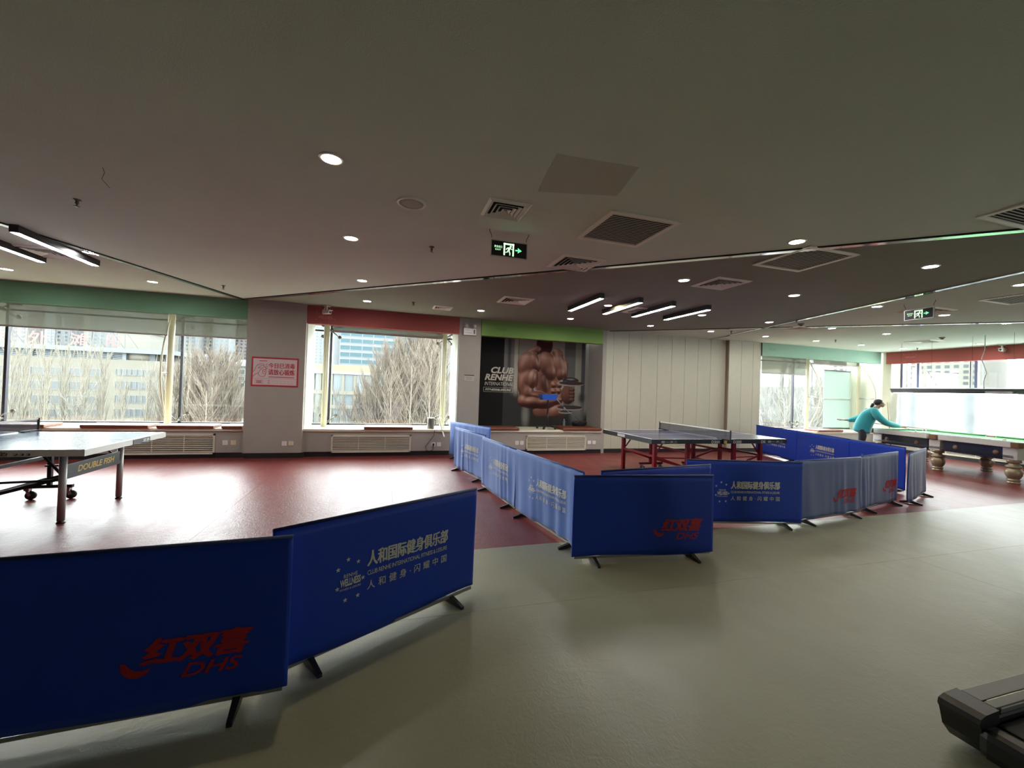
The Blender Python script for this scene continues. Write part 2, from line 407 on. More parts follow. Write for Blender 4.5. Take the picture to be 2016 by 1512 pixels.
for a, b, c, d in ((-9.4, 9.0, 0, CE), (10.2, 15.2, 0, CE), (9.0, 10.2, 0, .7), (9.0, 10.2, 2.5, CE)): wbm.bb(a, b, -5.4, -5.2, c, d)  # opening left for the added fill window
wB = wbm.build('wall_front', M_pillar); tag(wB, 'plain taupe wall behind the gym machines', 'wall', kind='structure')

# ------------------------------------------------------------------ windows
def spider(w, x, z, arms, y=9.84):
    mb = MB()
    mb.tube([(x, GY - .02, z), (x, y - .02, z)], .02, 8)
    for dx, dz in arms:
        e = (x + dx, GY - .035, z + dz); mb.tube([(x, y, z), ((x + e[0]) / 2, y + .02, z + dz * .55), e], [.016, .013, .012], 6)
        mb.tube([(e[0], GY - .045, e[2]), (e[0], GY - .012, e[2])], [.038, .032], 10)
    mb.build('glass_fitting', mat('fitting_grey', (.16, .15, .13, 1), .4, metal=.5), w)
FOUR = ((-.17, -.13), (.17, -.13), (-.17, .11), (.17, .11)); UPT = ((-.15, .13), (.15, .13))
def post(w, x, y=9.72, r=.056):
    MB().tube([(x, y, SZ - .002), (x, y, 2.72)], r, 16).build('round_post', M_post, w)
def bow(w, x, y, dy=-.34):
    pts = [(x, y - .03 + dy * math.sin(math.pi * t) * (.95), SZ + t * (2.66 - SZ)) for t in [i / 16 for i in range(17)]]
    MB().tube(pts, .017, 8).build('bowed_rod', M_post, w)
    MB().tube([(x, y, 1.55), (x, y - .03 + dy * .95, 1.55)], .012, 8).build('rod_strut', M_steel, w)
def window(n, x0, x1, joints, label):
    w = struct('window_%d' % n, label, 'window')
    e = [x0] + joints + [x1]
    for a, b in zip(e, e[1:]):
        MB().bb(a + .012, b - .012, GY, GY + .012, SZ + .03, 2.585).build('pane', M_glass, w)
        MB().bb(a + .012, b - .012, GY, GY + .012, 2.615, 2.72).build('pane', M_glass, w)
        MB().bb(a, b, GY - .02, GY + .03, 2.585, 2.615).build('transom', M_dkmetal, w)
    for j in joints: MB().bb(j - .022, j + .022, GY - .02, GY + .04, SZ, 2.72).build('mullion', M_dkmetal, w)
    MB().bb(x0, x1, GY - .02, GY + .04, SZ - .01, SZ + .03).build('bottom_rail', M_dkmetal, w)
    return w
w1 = window(1, -9.2, -2.5, [-6.6, -3.9], 'wide window with two roller blinds and a round post')
spider(w1, -6.6, 2.6, FOUR); spider(w1, -3.9, 2.6, FOUR); spider(w1, -3.9, .62, UPT); spider(w1, -6.6, .62, UPT)
post(w1, -3.985); bow(w1, -3.985, 9.72)
w2 = window(2, -1.482, 1.49, [-1.15, 1.33], 'window below the red band with the security camera')
spider(w2, -1.15, 2.6, FOUR); spider(w2, -1.15, .62, UPT); spider(w2, 1.33, 2.6, FOUR); spider(w2, 1.33, .62, UPT)
post(w2, -1.19, 9.55); post(w2, 1.262, 9.55); bow(w2, -1.19, 9.55, -.05); bow(w2, 1.262, 9.55, -.05)
w = struct('window_5', 'added fill-light window in the unseen wall behind the gym machines', 'window')  # unseen window added to bring fill light from behind the camera
MB().bb(9.05, 10.15, -5.31, -5.30, .74, 2.46).build('pane', M_glass, w)
for k in (9.03, 10.17): MB().bb(k - .03, k + .03, -5.34, -5.26, .7, 2.5).build('mullion', M_white, w)
for z in (.72, 2.48): MB().bb(9.06, 10.14, -5.34, -5.26, z - .02, z + .02).build('frame_rail', M_white, w)
w3 = window(3, 9.78, 13.4, [12.12], 'bright window below the mint band')
MB().bb(13.42, 14.6, GY, GY + .012, SZ + .03, 2.42).build('pane', M_frost, w3)
MB().bb(13.40, 14.6, GY - .02, GY + .03, 1.50, 1.525).build('mullion', M_jamb, w3); MB().bb(13.40, 14.6, GY - .02, GY + .03, 2.41, 2.43).build('mullion', M_dkmetal, w3)
MB().bb(14.57, 14.605, GY - .03, GY + .04, SZ, 2.5).build('mullion', M_jamb, w3); MB().bb(13.39, 14.6, GY - .02, GY + .04, SZ - .01, SZ + .03).build('bottom_rail', M_dkmetal, w3)
spider(w3, 12.12, 2.6, FOUR); spider(w3, 12.12, .62, UPT)
post(w3, 12.35, 9.73); bow(w3, 12.35, 9.73, -.42); post(w3, 14.42, 9.66, .06); bow(w3, 14.42, 9.66, -.5)
# side window with plastic sheeting
w4 = struct('window_4', 'side window hung with a dusty clear plastic sheet', 'window')
je = [3.6, 5.35, 7.1, 8.83]
for a, b in zip(je, je[1:]): MB().bb(RG, RG + .012, a + .02, b - .02, SZ + .02, 2.72).build('pane', M_glass, w4)
for j in (3.62, 5.35, 7.13, 8.4, 8.81):
    MB().bb(RG - .03, RG + .05, j - .03, j + .03, SZ, 2.72).build('mullion', mat('blue_grey_mullion', (.10, .13, .25, 1), .4), w4)
for j in (7.24, 5.46): MB().bb(RG - .03, RG + .0, j - .012, j + .012, SZ, 2.72).build('mullion', M_dkmetal, w4)
MB().bb(RG - .03, RG + .05, 3.6, 8.83, SZ - .01, SZ + .03).build('bottom_rail', M_dkmetal, w4)
mb = MB(); ny, nz = 70, 24; vs = []; fs = []
for i in range(ny + 1):
    for k in range(nz + 1):
        y = 3.62 + 5.18 * i / ny; z = SZ + .02 + 1.35 * k / nz
        d = .018 * math.sin(2.4 * y + 3.2 * z) + .012 * math.sin(7 * y - 9 * z + 1.3 * math.sin(3 * z)) + .006 * math.sin(19 * y + 14 * z)
        vs.append((RG - .12 + d * (1 - .6 * k / nz), y, z))
for i in range(ny):
    for k in range(nz): q = i * (nz + 1) + k; fs.append((q, q + 1, q + nz + 2, q + nz + 1))
sh = mb.add(vs, fs, True).build('plastic_sheet', M_film, w4)

# roller blinds
def blind(x0, x1, z0, label, y=9.2):
    t = thing('roller_blind', label, 'blind', ((x0 + x1) / 2, y, z0), group='roller blinds')
    w = (x1 - x0) / 2; mb = MB(); n = 20; vs = []; fs = []
    for i in range(n + 1):
        for k in range(5): vs.append((-w + 2 * w * i / n, .004 * math.sin(i * 1.1) * (1 - k / 4), (2.70 - z0) * k / 4))
    for i in range(n):
        for k in range(4): q = i * 5 + k; fs.append((q, q + 1, q + 6, q + 5))
    mb.add(vs, fs, True).build('blind_cloth', M_blind, t)
    MB().bb(-w, w, -.012, .012, -.014, .012).build('bottom_bar', mat('blind_bar', (.25, .21, .18, 1), .5), t)
    MB().tube([(-w, 0, 2.69 - z0), (w, 0, 2.69 - z0)], .03, 10).build('roller_tube', M_white, t)
blind(-8.9, -3.83, 2.235, 'long grey roller blind half down beside the round post')
blind(-3.71, -2.53, 2.25, 'short grey roller blind next to the pillar with the notice')
blind(-1.04, 1.175, 2.525, 'nearly raised roller blind under the red band with the security camera')
blind(10.0, 11.62, 2.16, 'roller blind lowered farthest, under the mint band')
blind(11.9, 13.77, 2.505, 'mostly raised roller blind with slanting folds under the mint band')

# ------------------------------------------------------------------ ceiling fittings
def downlight(warm):
    t = thing('downlight', '', 'light')
    mb = MB(); n = 24
    mb.lathe([(.062, -.002), (.062, -.010), (.078, -.006), (.080, 0.), (.078, .001)], n); mb.f.pop(); mb.f.pop(); mb.sm.pop(); mb.sm.pop()
    mb.build('trim_ring', M_silver, t)
    MB().lathe([(.0005, -.0045), (.062, -.0045), (.062, .001), (.0005, .001)], n).build('lens', M_lampw if warm else M_lamp, t)
    return t
cool = [(-.386, 4.63), (-.366, 6.47), (-.356, 8.03), (-3.558, 8.0), (-3.52, 6.44), (-5.343, 8.03), (1.728, 7.97), (3.68, 4.61), (5.653, 3.08), (5.615, 4.65), (7.354, 4.68), (3.618, 7.98), (5.538, 7.98), (7.169, 8.0), (7.211, 6.49), (8.819, 8.03), (8.86, 6.47), (10.484, 6.47), (8.951, 4.68), (10.675, 4.69), (10.474, 8.04), (12.093, 8.05), (13.67, 8.03), (13.854, 6.54)]
warm = [(-.396, 3.04), (3.699, 3.05), (3.626, 6.46), (5.588, 6.47), (7.416, 3.14)]
CL = ['cool downlight in the pale ceiling behind the lone warm one', 'cool downlight in the pale ceiling nearest its polished strip', 'cool downlight above the red band close to the hanging security camera', 'cool downlight in front of the sage band beside the polished strip', 'cool downlight touching the longer lamp near the big window', 'cool downlight in front of the sage band beyond the two linear lamps',
      'cool downlight above the narrow pillar with the emergency light', 'cool downlight beside the square diffuser in the charcoal ceiling', 'cool downlight in the charcoal ceiling past the grille that overlaps the strip', 'cool downlight in the charcoal ceiling between the overlapping grille and the linear lamps', 'cool downlight touching the second polished strip near an exit sign', 'cool downlight above the mural near the end of the lime band',
      'cool downlight in front of the cream boards next to the lime band', 'cool downlight in the small pale wedge before the cream boards', 'cool downlight just before the crossing of two polished strips', 'cool downlight in front of the cream board column', 'cool downlight behind the smoke detector at the strip crossing', 'cool downlight between the strip crossing and the billiard table', 'cool downlight beside the second exit sign', 'cool downlight touching the third polished strip',
      'cool downlight in front of the mint band at its cream column end', 'cool downlight in front of the mint band near its middle', 'cool downlight in the ceiling corner where mint and red bands meet', 'cool downlight above the billiard lamp near the second security camera']
WL = ['warm downlight alone in the pale ceiling beside the round speaker', 'warm downlight at the polished strip by the overlapping grille', 'warm downlight between the first two linear lamps', 'warm downlight beyond the last linear lamp of the row', 'warm downlight beside the grille past the second strip']
p = downlight(False); q = downlight(True)
for i, (x, y) in enumerate(cool):
    o = p if i == 0 else dup(p, (0, 0, 0)); o.location = (x, y, CE); tag(o, CL[i], 'light', 'cool ceiling downlights')
for i, (x, y) in enumerate(warm):
    o = q if i == 0 else dup(q, (0, 0, 0)); o.location = (x, y, CE); tag(o, WL[i], 'light', 'warm ceiling downlights')

# LED bars
def led(x, y0, y1, label, group):
    t = thing('led_bar_light', label, 'light', (x, (y0 + y1) / 2, CE), group=group); h = (y1 - y0) / 2
    MB().rbox((0, 0, -.039), (.075, 2 * h, .078), .004).build('housing', M_black, t)
    MB().bb(-.033, .033, -h + .006, h - .006, -.0795, -.0775).build('diffuser', M_tube, t)
    for s in (-1, 1): MB().rbox((0, s * (h + .004), -.037), (.079, .012, .078), .003).build('end_cap', M_black, t)
for x, lb in ((3.1, 'black linear lamp nearest the mural in the row of four'), (3.78, 'second black linear lamp from the mural in the row of four'), (4.39, 'third black linear lamp from the mural in the row of four'), (5.08, 'fourth black linear lamp from the mural, last of the row')): led(x, 5.72, 6.87, lb, 'linear lamps over the blue table')
led(-3.67, 5.58, 6.85, 'black linear lamp beside the polished strip near the big window', 'linear lamps near the big window')
led(-4.28, 5.75, 6.95, 'black linear lamp below the square vent near the big window', 'linear lamps near the big window')

# square four-way diffusers
def diffuser(s, n):
    t = thing('ceiling_diffuser', '', 'vent'); h = s / 2
    def ring(o, i, zo, zi):
        vs = []
        for a, z in ((o, zo), (i, zi)): vs += [(-a, -a, z), (a, -a, z), (a, a, z), (-a, a, z)]
        vs += [(x, y, z + .003) for x, y, z in vs[:8]]
        fs = []
        for k in range(4):
            l = (k + 1) % 4; fs += [(k, l, 4 + l, 4 + k), (8 + l, 8 + k, 12 + k, 12 + l), (k, 8 + k, 8 + l, l), (4 + k, 4 + l, 12 + l, 12 + k)]
        return MB().add(vs, fs)
    MB().bb(-h * .9, h * .9, -h * .9, h * .9, -.0015, .0).build('throat', M_blackgap, t)
    ring(h, h * .86, -.004, -.020).build('frame', M_white_metal, t)
    for k in range(n):
        o = h * .84 * (1 - k / n); i = o - h * .84 / n * .55
        ring(o, max(i, .012), -.020, -.004).build('louvre', M_white_metal, t)
    return t
dbig = diffuser(.53, 5); dsm = diffuser(.355, 4)
spots = [(dbig, 2.08, 4.50, 'square air diffuser straddling the polished ceiling strip'), (dbig, 2.06, 6.80, 'square air diffuser above the bodybuilder mural'),
         (dbig, 4.22, 4.56, 'square air diffuser in the charcoal ceiling between two big grilles'), (dbig, 4.40, 6.62, 'square air diffuser tucked among the four linear lamps'),
         (dbig, 8.35, 4.59, 'square air diffuser behind the second hanging exit sign'), (dbig, 8.34, 6.82, 'square air diffuser next to the smoke detector'),
         (dbig, 12.4, 6.85, 'square air diffuser above the billiard lamp'), (dbig, -4.05, 6.68, 'square air diffuser between the two lamps near the big window'),
         (dsm, -.103, 3.50, 'small square diffuser beside the exit sign on the pale ceiling'), (dsm, 1.0, 8.04, 'small square diffuser above the red band')]
first = {}
for pr_, x, y, lb in spots:
    o = pr_ if pr_.name not in first else dup(pr_, (0, 0, 0)); first[pr_.name] = 1
    o.location = (x, y, CE); tag(o, lb, 'vent', 'ceiling diffusers')
dsm.location = (.9, 3.5, CE); 
# the diffuser by the sign: measured from the ceiling plane
c0 = at_z(995.5, 412.2, CE); dsm.location = (c0.x, c0.y, CE)
def grille(sx, sy, n):
    t = thing('return_grille', '', 'vent')
    MB().bb(-sx / 2 + .02, sx / 2 - .02, -sy / 2 + .02, sy / 2 - .02, -.0015, 0).build('cavity', M_blackgap, t)
    f = MB()
    for s in (-1, 1):
        f.bb(s * sx / 2, s * (sx / 2 - .045), -sy / 2, sy / 2, -.012, -.001); f.bb(-sx / 2, sx / 2, s * sy / 2, s * (sy / 2 - .045), -.012, -.001)
    f.build('frame', M_white_metal, t)
    M = Matrix.Rotation(math.radians(-8), 3, 'X')
    sl = MB().box((0, 0, -.006), (sx - .09, .0075, .0014), M=M).mesh('slat')
    sl.materials.append(mat('grille_slat_enamel', (.60, .57, .50, 1), .5))
    for k in range(n):
        o = bpy.data.objects.new('slat', sl); COL.objects.link(o); o.parent = t; o.location = (0, -sy / 2 + .05 + (sy - .10) * (k + .5) / n, 0)
    return t
def px_c(pts): 
    v = [at_z(x, y, CE) for x, y in pts]; return (sum(k.x for k in v) / len(v), sum(k.y for k in v) / len(v), CE)
g = grille(.68, .68, 18); g.location = px_c([(1204.5, 412.1), (1342.6, 437.1), (1252.7, 485.7), (1134, 467.5)])
tag(g, 'large slatted air grille in the pale ceiling', 'vent', 'ceiling grilles')
dup(g, px_c([(1595.5, 481.4), (1692.5, 500.7), (1566.3, 534.8), (1486.5, 520.1)]), 0, 'large slatted air grille overlapping the polished strip', 'ceiling grilles')
dup(g, (4.79, 1.8, CE), 0, 'large slatted air grille on the pale side of the long strip, nearest the treadmill', 'ceiling grilles')
dup(g, (8.37, 3.48, CE), 0, 'large slatted air grille past the second strip', 'ceiling grilles')

# ceiling speaker, sprinklers, smoke detectors
t = thing('ceiling_speaker', 'round flush white ceiling loudspeaker beside the small diffuser', 'speaker', (.156, 3.553, CE))
MB().lathe([(.098, -.004), (.104, -.012), (.118, -.010), (.124, 0), (.118, .001)], 36).build('rim', mat('bright_white_rim', (.85, .85, .80, 1), .4), t)
MB().lathe([(.0005, -.008), (.06, -.0075), (.1, -.005), (.1, .001), (.0005, .001)], 36).build('mesh_cover', mat('speaker_mesh', (.52, .53, .46, 1), .6, bump=.6, bscale=900), t)
sp = thing('sprinkler', '', 'sprinkler')
MB().lathe([(.028, 0), (.028, -.006), (.013, -.01), (.011, -.022), (.015, -.03), (.006, -.045), (.005, -.058), (.0005, -.06)], 12).build('body', mat('tarnished_brass', (.16, .13, .10, 1), .45, metal=.7), sp)
MB().lathe([(.0005, -.058), (.022, -.058), (.022, -.061), (.0005, -.061)], 12).build('deflector', mat('tarnished_brass', (.16, .13, .1, 1)), sp)
for i, (x, y) in enumerate([(-2.586, 4.548), (.43, 4.586), (-2.526, 7.797), (.442, 7.76), (10.647, 7.678), (13.799, 7.772), (7.545, 7.779), (7.44, 6.1)]):
    o = sp if i == 0 else dup(sp, (0, 0, 0)); o.location = (x, y, CE); tag(o, 'small dark pendent sprinkler head on the ceiling', 'sprinkler', 'ceiling sprinklers')
sd = thing('smoke_detector', '', 'detector')
MB().lathe([(.0005, 0), (.055, 0), (.055, -.015), (.042, -.03), (.0005, -.032)], 20).build('base', mat('detector_shell', (.30, .25, .2, 1), .5), sd)
MB().lathe([(.03, -.03), (.028, -.045), (.0005, -.048)], 16).build('sensor_cap', M_black, sd)
for i, (x, y, lb) in enumerate([(7.859, 6.346, 'round smoke detector at the crossing of the ceiling strips'), (11.941, 6.267, 'round smoke detector above the billiard lamp')]):
    o = sd if i == 0 else dup(sd, (0, 0, 0)); o.location = (x, y, CE); tag(o, lb, 'detector', 'smoke detectors')
w = MB().tube([(-2.009, 3.773, CE), (-2.0, 3.78, CE - .03), (-2.03, 3.81, CE - .07), (-1.99, 3.83, CE - .12)], .0022, 5).build('loose_wire', mat('thin_wire', (.12, .11, .1, 1))); tag(w, 'thin loose wire dangling from the pale ceiling', 'wire')

# hanging exit signs
M_exit = mat('exit_sign_green', (.05, .4, .12, 1), .5, emit=(.12, .95, .30, 1), estr=.75)
M_exitp = mat('exit_sign_pale', (.4, .6, .4, 1), .5, emit=(.42, .72, .42, 1), estr=.7)
def exit_sign(loc, rz, label):
    t = thing('exit_sign', label, 'sign', loc, rz, 'hanging exit signs'); W, Hh = .18, .077
    zc = -.175; f = MB()
    for s in (-1, 1): f.bb(s * W, s * (W - .007), -.014, .014, zc - Hh, zc + Hh); f.bb(-W, W, -.014, .014, zc + s * Hh, zc + s * (Hh - .007))
    f.build('frame', M_silver, t)
    MB().bb(-W + .005, W - .005, -.009, .012, zc - Hh + .005, zc + Hh - .005).build('panel', mat('exit_black', (.004, .004, .004, 1), .35), t)
    y = -.0105; mb = MB(); d = lambda x, z: (x, zc + z)
    # doorway with running figure
    mb2 = MB()
    for x0, x1, z0, z1 in ((-.055, -.040, -.058, .058), (-.055, .048, .042, .058), (.033, .048, -.06, .058)): mb2.plate([d(x0, z0), d(x1, z0), d(x1, z1), d(x0, z1)], y, y + .001)
    mb2.build('door_pictogram', M_exitp, t)
    fig = MB(); c = [d(.014 + .0095 * math.cos(a), .029 + .0095 * math.sin(a)) for a in [2 * math.pi * k / 12 for k in range(12)]]
    fig.plate(c, y - .0005, y)
    for pl in ([(-.012, .02), (.006, .021), (.012, .008), (.003, -.014), (-.012, -.012)], [(-.012, .02), (-.03, .008), (-.033, -.006), (-.026, -.007), (-.022, .003), (-.008, .008)], [(.008, .017), (.02, .002), (.032, -.001), (.031, .006), (.022, .009), (.012, .02)],
               [(-.012, -.01), (-.008, -.026), (-.036, -.034), (-.038, -.026), (-.018, -.021), (-.02, -.01)], [(-.006, -.014), (.005, -.014), (.013, -.034), (.011, -.056), (.004, -.056), (.004, -.036)]):
        fig.plate([d(a, b) for a, b in pl], y - .0005, y)
    fig.build('running_figure', M_exitp, t)
    ar = MB().plate([d(.062, -.006), d(.09, -.006), d(.085, -.025), d(.125, 0), d(.085, .025), d(.09, .006), d(.062, .006)], y, y + .001); ar.build('arrow', M_exit, t)
    tx = MB(); add_text(tx, '安全出口', -.145, -.07, zc + .006, zc + .028, y - .0005, .01); add_text(tx, 'EXIT', -.135, -.08, zc - .018, zc - .004, y - .0005)
    tx.build('lettering', M_exitp, t)
    for s in (-1, 1):
        MB().tube([(s * (W - .01), 0, zc + Hh), (s * (W - .02), 0, zc + Hh + .012), (s * (W - .01), 0, zc + Hh + .024), (s * W, 0, zc + Hh + .012), (s * (W - .01), 0, zc + Hh)], .0016, 5).build('ring', M_silver, t)
        MB().tube([(s * (W - .01), 0, zc + Hh + .02), (s * (W - .005), 0, -.05), (s * (W + .012), 0, -.02), (s * (W + .015), 0, 0)], .003, 6).build('cord', M_black, t)
exit_sign((1.085, 3.85, CE), 0, 'hanging green exit sign in front of the small diffuser on the pale ceiling')
exit_sign((7.55, 4.24, CE), -R90, 'hanging green exit sign facing away from the billiard room window')

# ------------------------------------------------------------------ wall fittings
def wall_grille(x0, x1, z0, z1, y, label, n=9, rz=0.):
    t = thing('wall_grille', label, 'vent', ((x0 + x1) / 2, y, z0), rz, 'slatted radiator grilles'); w, h = (x1 - x0) / 2, z1 - z0
    MB().bb(-w + .01, w - .01, .004, .008, .01, h - .01).build('cavity', M_blackgap, t)
    f = MB()
    for s in (-1, 1): f.bb(s * w, s * (w - .03), -.014, .008, 0, h)
    f.bb(-w, w, -.014, .008, 0, .035); f.bb(-w, w, -.014, .008, h - .035, h); f.build('frame', M_cream_metal, t)
    for k in (-1, 1): MB().bb(k * w / 3 - .006, k * w / 3 + .006, -.008, .004, .03, h - .03).build('divider', M_cream_metal, t)
    sl = MB().box((0, -.004, 0), (2 * w - .06, .016, .014), M=Matrix.Rotation(.5, 3, 'X')).mesh('slat'); sl.materials.append(M_cream_metal)
    for k in range(n):
        o = bpy.data.objects.new('slat', sl); COL.objects.link(o); o.parent = t; o.location = (0, 0, .035 + (h - .07) * (k + .5) / n)
wall_grille(-4.42, -2.96, .075, .455, 9.052, 'slatted grille under the wide window behind the silver-edged table')
wall_grille(-.975, .57, .08, .435, 9.052, 'slatted grille under the window with the red band')
wall_grille(3.115, 4.61, .085, .43, 9.052, 'slatted grille under the mural bench')
wall_grille(6.6, 8.17, .09, .27, 9.128, 'low slatted grille in the cream board wall', 5)
wall_grille(-.9, .9, .1, .45, 0, 'slatted grille in the side wall behind the billiard table', 8)
sg = [o for o in COL.objects if o.get('label', '').startswith('slatted grille in the side wall')][0]; sg.location = (RX - .008, 7.2, .1); sg.rotation_euler = (0, 0, -R90)

def socket(x, y, z, label, kind=0, group='wall sockets'):
    t = thing('wall_socket', label, 'socket', (x, y, z), group=group)
    MB().rbox((0, -.004, 0), (.086, .008, .086), .004).build('plate', M_white if kind == 0 else mat('cream_socket', (.66, .60, .44, 1), .4), t)
    m2 = MB()
    for a, b in (((-.012, -.015), (.012, -.015), (0, -.004)) if 0 else ((0, 0),)): pass
    for px_, pz, rot in ((-.012, -.018, .5), (.012, -.018, -.5), (0, .004, 0), (-.009, .024, 0), (.009, .024, 0)):
        m2.box((px_, -.0083, pz), (.003, .001, .011), M=Matrix.Rotation(rot, 3, 'Y'))
    m2.build('slots', M_black, t)
socket(-2.80, 9.06, .285, 'white wall socket under the wide window beside the first pillar'); socket(-2.665, 9.06, .285, 'cream wall socket under the wide window beside the first pillar', 1)
socket(-1.79, 8.96, .28, 'white wall socket low on the pillar below the notice'); socket(-1.675, 8.96, .28, 'cream wall socket low on the pillar below the notice', 1)
socket(1.035, 9.06, .235, 'white wall socket with a black plug under the red band window'); socket(1.155, 9.06, .235, 'white wall socket without a plug under the red band window')
socket(2.9, 9.06, .26, 'white wall socket on the first barrier side of the mural bench grille'); socket(3.015, 9.06, .26, 'white wall socket touching the edge of the mural bench grille')
socket(4.7, 9.06, .262, 'white wall socket between the mural bench grille and its neighbour socket'); socket(4.825, 9.06, .262, 'white wall socket nearest the cream board wall')

# emergency light
t = thing('emergency_light', 'twin-head emergency light high on the narrow pillar', 'light', (1.722, 9.03, 2.6))
MB().rbox((0, -.028, .072), (.275, .056, .145), .008).build('case', M_white, t)
for s in (-1, 1):
    h = MB(); h.ball((s * .088, -.03, .20), .052, 16); h.build('lamp_head', M_white, t)
    MB().tube([(s * .088, -.068, .197), (s * .088, -.086, .195)], [.042, .036], 16).build('lens', mat('lamp_lens_grey', (.45, .45, .44, 1), .15), t)
    MB().tube([(s * .088, -.03, .14), (s * .088, -.03, .17)], .015, 8).build('neck', M_white, t)
MB().bb(.08, .112, -.0575, -.056, .03, .12).build('indicator_panel', mat('grey_label', (.12, .12, .12, 1), .5), t)
l = MB()
for z, a, b in ((.045, -.12, .05), (.105, -.11, -.02)): l.bb(a, b, -.0575, -.056, z, z + .007)
l.build('printed_lines', mat('grey_print', (.2, .2, .2, 1), .6), t)
# plaque
t = thing('wall_plaque', 'small framed grey plaque on the narrow pillar below the emergency light', 'plaque', (1.748, 9.03, 1.615))
MB().rbox((0, -.006, .067), (.215, .012, .137), .003).build('board', mat('plaque_grey', (.45, .42, .38, 1), .4), t)
MB().bb(-.105, .105, -.0135, -.012, .112, .132).build('header_bar', mat('plaque_dark', (.03, .028, .025, 1), .5), t)
l = MB()
for k in range(3): l.bb(-.07, .07, -.0132, -.012, .03 + k * .022, .038 + k * .022)
l.bb(-.09, .09, -.0128, -.012, .018, .02).bb(-.09, .09, -.0128, -.012, .1, .102).build('printed_lines', mat('grey_print', (.2, .2, .2, 1), .6), t)
# security cameras
def sec_cam(loc, rz, label):
    t = thing('security_camera', label, 'camera', loc, rz, 'security cameras')
    MB().rbox((0, 0, -.008), (.10, .10, .016), .004).build('mount', M_white, t)
    b = MB(); b.bar((0, 0, -.012), (0, 0, -.09), .022, .022); b.bar((-.03, 0, -.012), (-.085, 0, -.09), .018, .018); b.build('bracket', M_white, t)
    MB().rbox((.0, -.0, -.125), (.18, .075, .065), .012).build('body', M_white, t)
    MB().rbox((.02, 0, -.090), (.2, .085, .008), .003).build('sun_hood', M_white, t)
    MB().tube([(.088, 0, -.128), (.097, 0, -.128)], .022, 14).build('lens', M_black, t)
    MB().tube([(-.08, 0, -.14), (-.1, 0, -.17), (-.12, .02, -.165), (-.12, .05, -.1)], .006, 6).build('cable', M_white, t)
sec_cam((-1.135, 8.93, CE), math.radians(-40), 'white security camera hanging in front of the red band above the barred window post')
sec_cam((14.4, 6.4, CE), math.radians(190), 'white security camera in front of the red band by the billiard table')

# notice on the first pillar
t = thing('notice_poster', 'red-framed disinfection notice on the wide pillar', 'poster', (-1.995, 8.96, 1.355))
M_pr = mat('poster_red', (.42, .02, .03, 1), .55); M_pw = mat('poster_pinkwhite', (.62, .50, .50, 1), .55)
MB().rbox((0, -.003, .277), (.80, .006, .554), .002).build('board', M_pr, t)
MB().bb(-.372, .372, -.0072, -.006, .03, .524).build('paper', M_pw, t)
y = -.0085; tx = MB()
add_text(tx, '今日已消毒', -.115, .335, .350, .448, y, .03); add_text(tx, '请放心锻炼', -.115, .335, .222, .330, y, .03)
tx.build('headline', M_pr, t)
ln = MB(); ln.bb(-.372, .372, y, y + .001, .150, .153); ln.bb(-.11, .33, y, y + .001, .178, .19); ln.bb(-.27, -.14, y, y + .001, .475, .486)
for a, b, c, d in ((-.33, -.20, .05, .125),): 
    for e in (c, d): ln.bb(a, b, y, y + .001, e, e + .003)
    for e in (a, b): ln.bb(e, e + .003, y, y + .001, c, d)
    ln.bb(a + .02, b - .02, y, y + .001, .093, .108); ln.bb(a + .02, b - .02, y, y + .001, .067, .082)
add_text(ln, '月', -.115, -.085, .092, .125, y); add_text(ln, '日', -.115, -.085, .05, .083, y)
for k in range(6): ln.bb(-.03 + .06 * k, .0 + .06 * k, y, y + .001, .1, .103); ln.bb(-.03 + .06 * k, .0 + .06 * k, y, y + .001, .06, .063)
ln.build('small_print', M_pr, t)
dr = MB()
def draw(pts, r=.0035): dr.tube([(a, y, b) for a, b in pts], r, 5)
draw([(-.37, .27), (-.345, .30), (-.33, .36), (-.29, .41), (-.24, .425), (-.20, .425), (-.185, .39)]); draw([(-.29, .335), (-.26, .375), (-.22, .395), (-.19, .39), (-.2, .345), (-.27, .345)])
draw([(-.37, .18), (-.33, .225), (-.28, .255), (-.255, .30), (-.225, .33)]); draw([(-.28, .255), (-.28, .22), (-.25, .19), (-.2, .185), (-.17, .2), (-.155, .25), (-.155, .34), (-.18, .375)])
draw([(-.21, .315), (-.21, .24), (-.16, .24)]); draw([(-.21, .315), (-.16, .32)]); draw([(-.19, .28), (-.17, .28)], .006)
for a, b, c, d in ((-.165, .41, -.125, .43), (-.16, .385, -.12, .385), (-.165, .36, -.125, .34)): draw([(a, b), (c, d)])
dr.build('spraying_hand_drawing', M_pr, t)
# faint printed emblems on the bands
M_fade_r = mat('faded_emblem_pink', (.55, .2, .19, 1), .7); M_fade_g = mat('faded_emblem_green', (.10, .24, .05, 1), .7); M_fade_m = mat('faded_emblem_mint', (.14, .30, .2, 1), .7)
def emblem(name, X, Z, y, mt, par):
    e = MB(); add_text(e, 'WELLNESS', X - .13, X + .13, Z - .03, Z + .03, y, .01)
    for a, b in ((-.16, .09), (-.06, .14), (.06, .13), (.17, -.03), (-.17, -.05), (-.08, -.12), (.06, -.13)): star(e, X + a, Z + b, .016, y)
    e.build(name, mt, par)
emblem('band_emblem', 2.42, 2.78, 8.9985, M_fade_g, wl); emblem('band_emblem', 10.15, 2.8, 8.9985, M_fade_m, wl); emblem('band_emblem', -1.16, 2.75, 8.9985, M_fade_r, wl)
e = MB(); add_text(e, 'WELLNESS', -.13, .13, -.02, .02, 0)
for a, b in ((-.16, .09), (.06, .1), (.14, .07), (-.12, -.1), (.1, -.1)): star(e, a, b, .016, 0)
eo = e.build('band_emblem', M_fade_r, wr); eo.location = (RX - .0215, 8.35, 2.79); eo.rotation_euler = (0, 0, -R90)

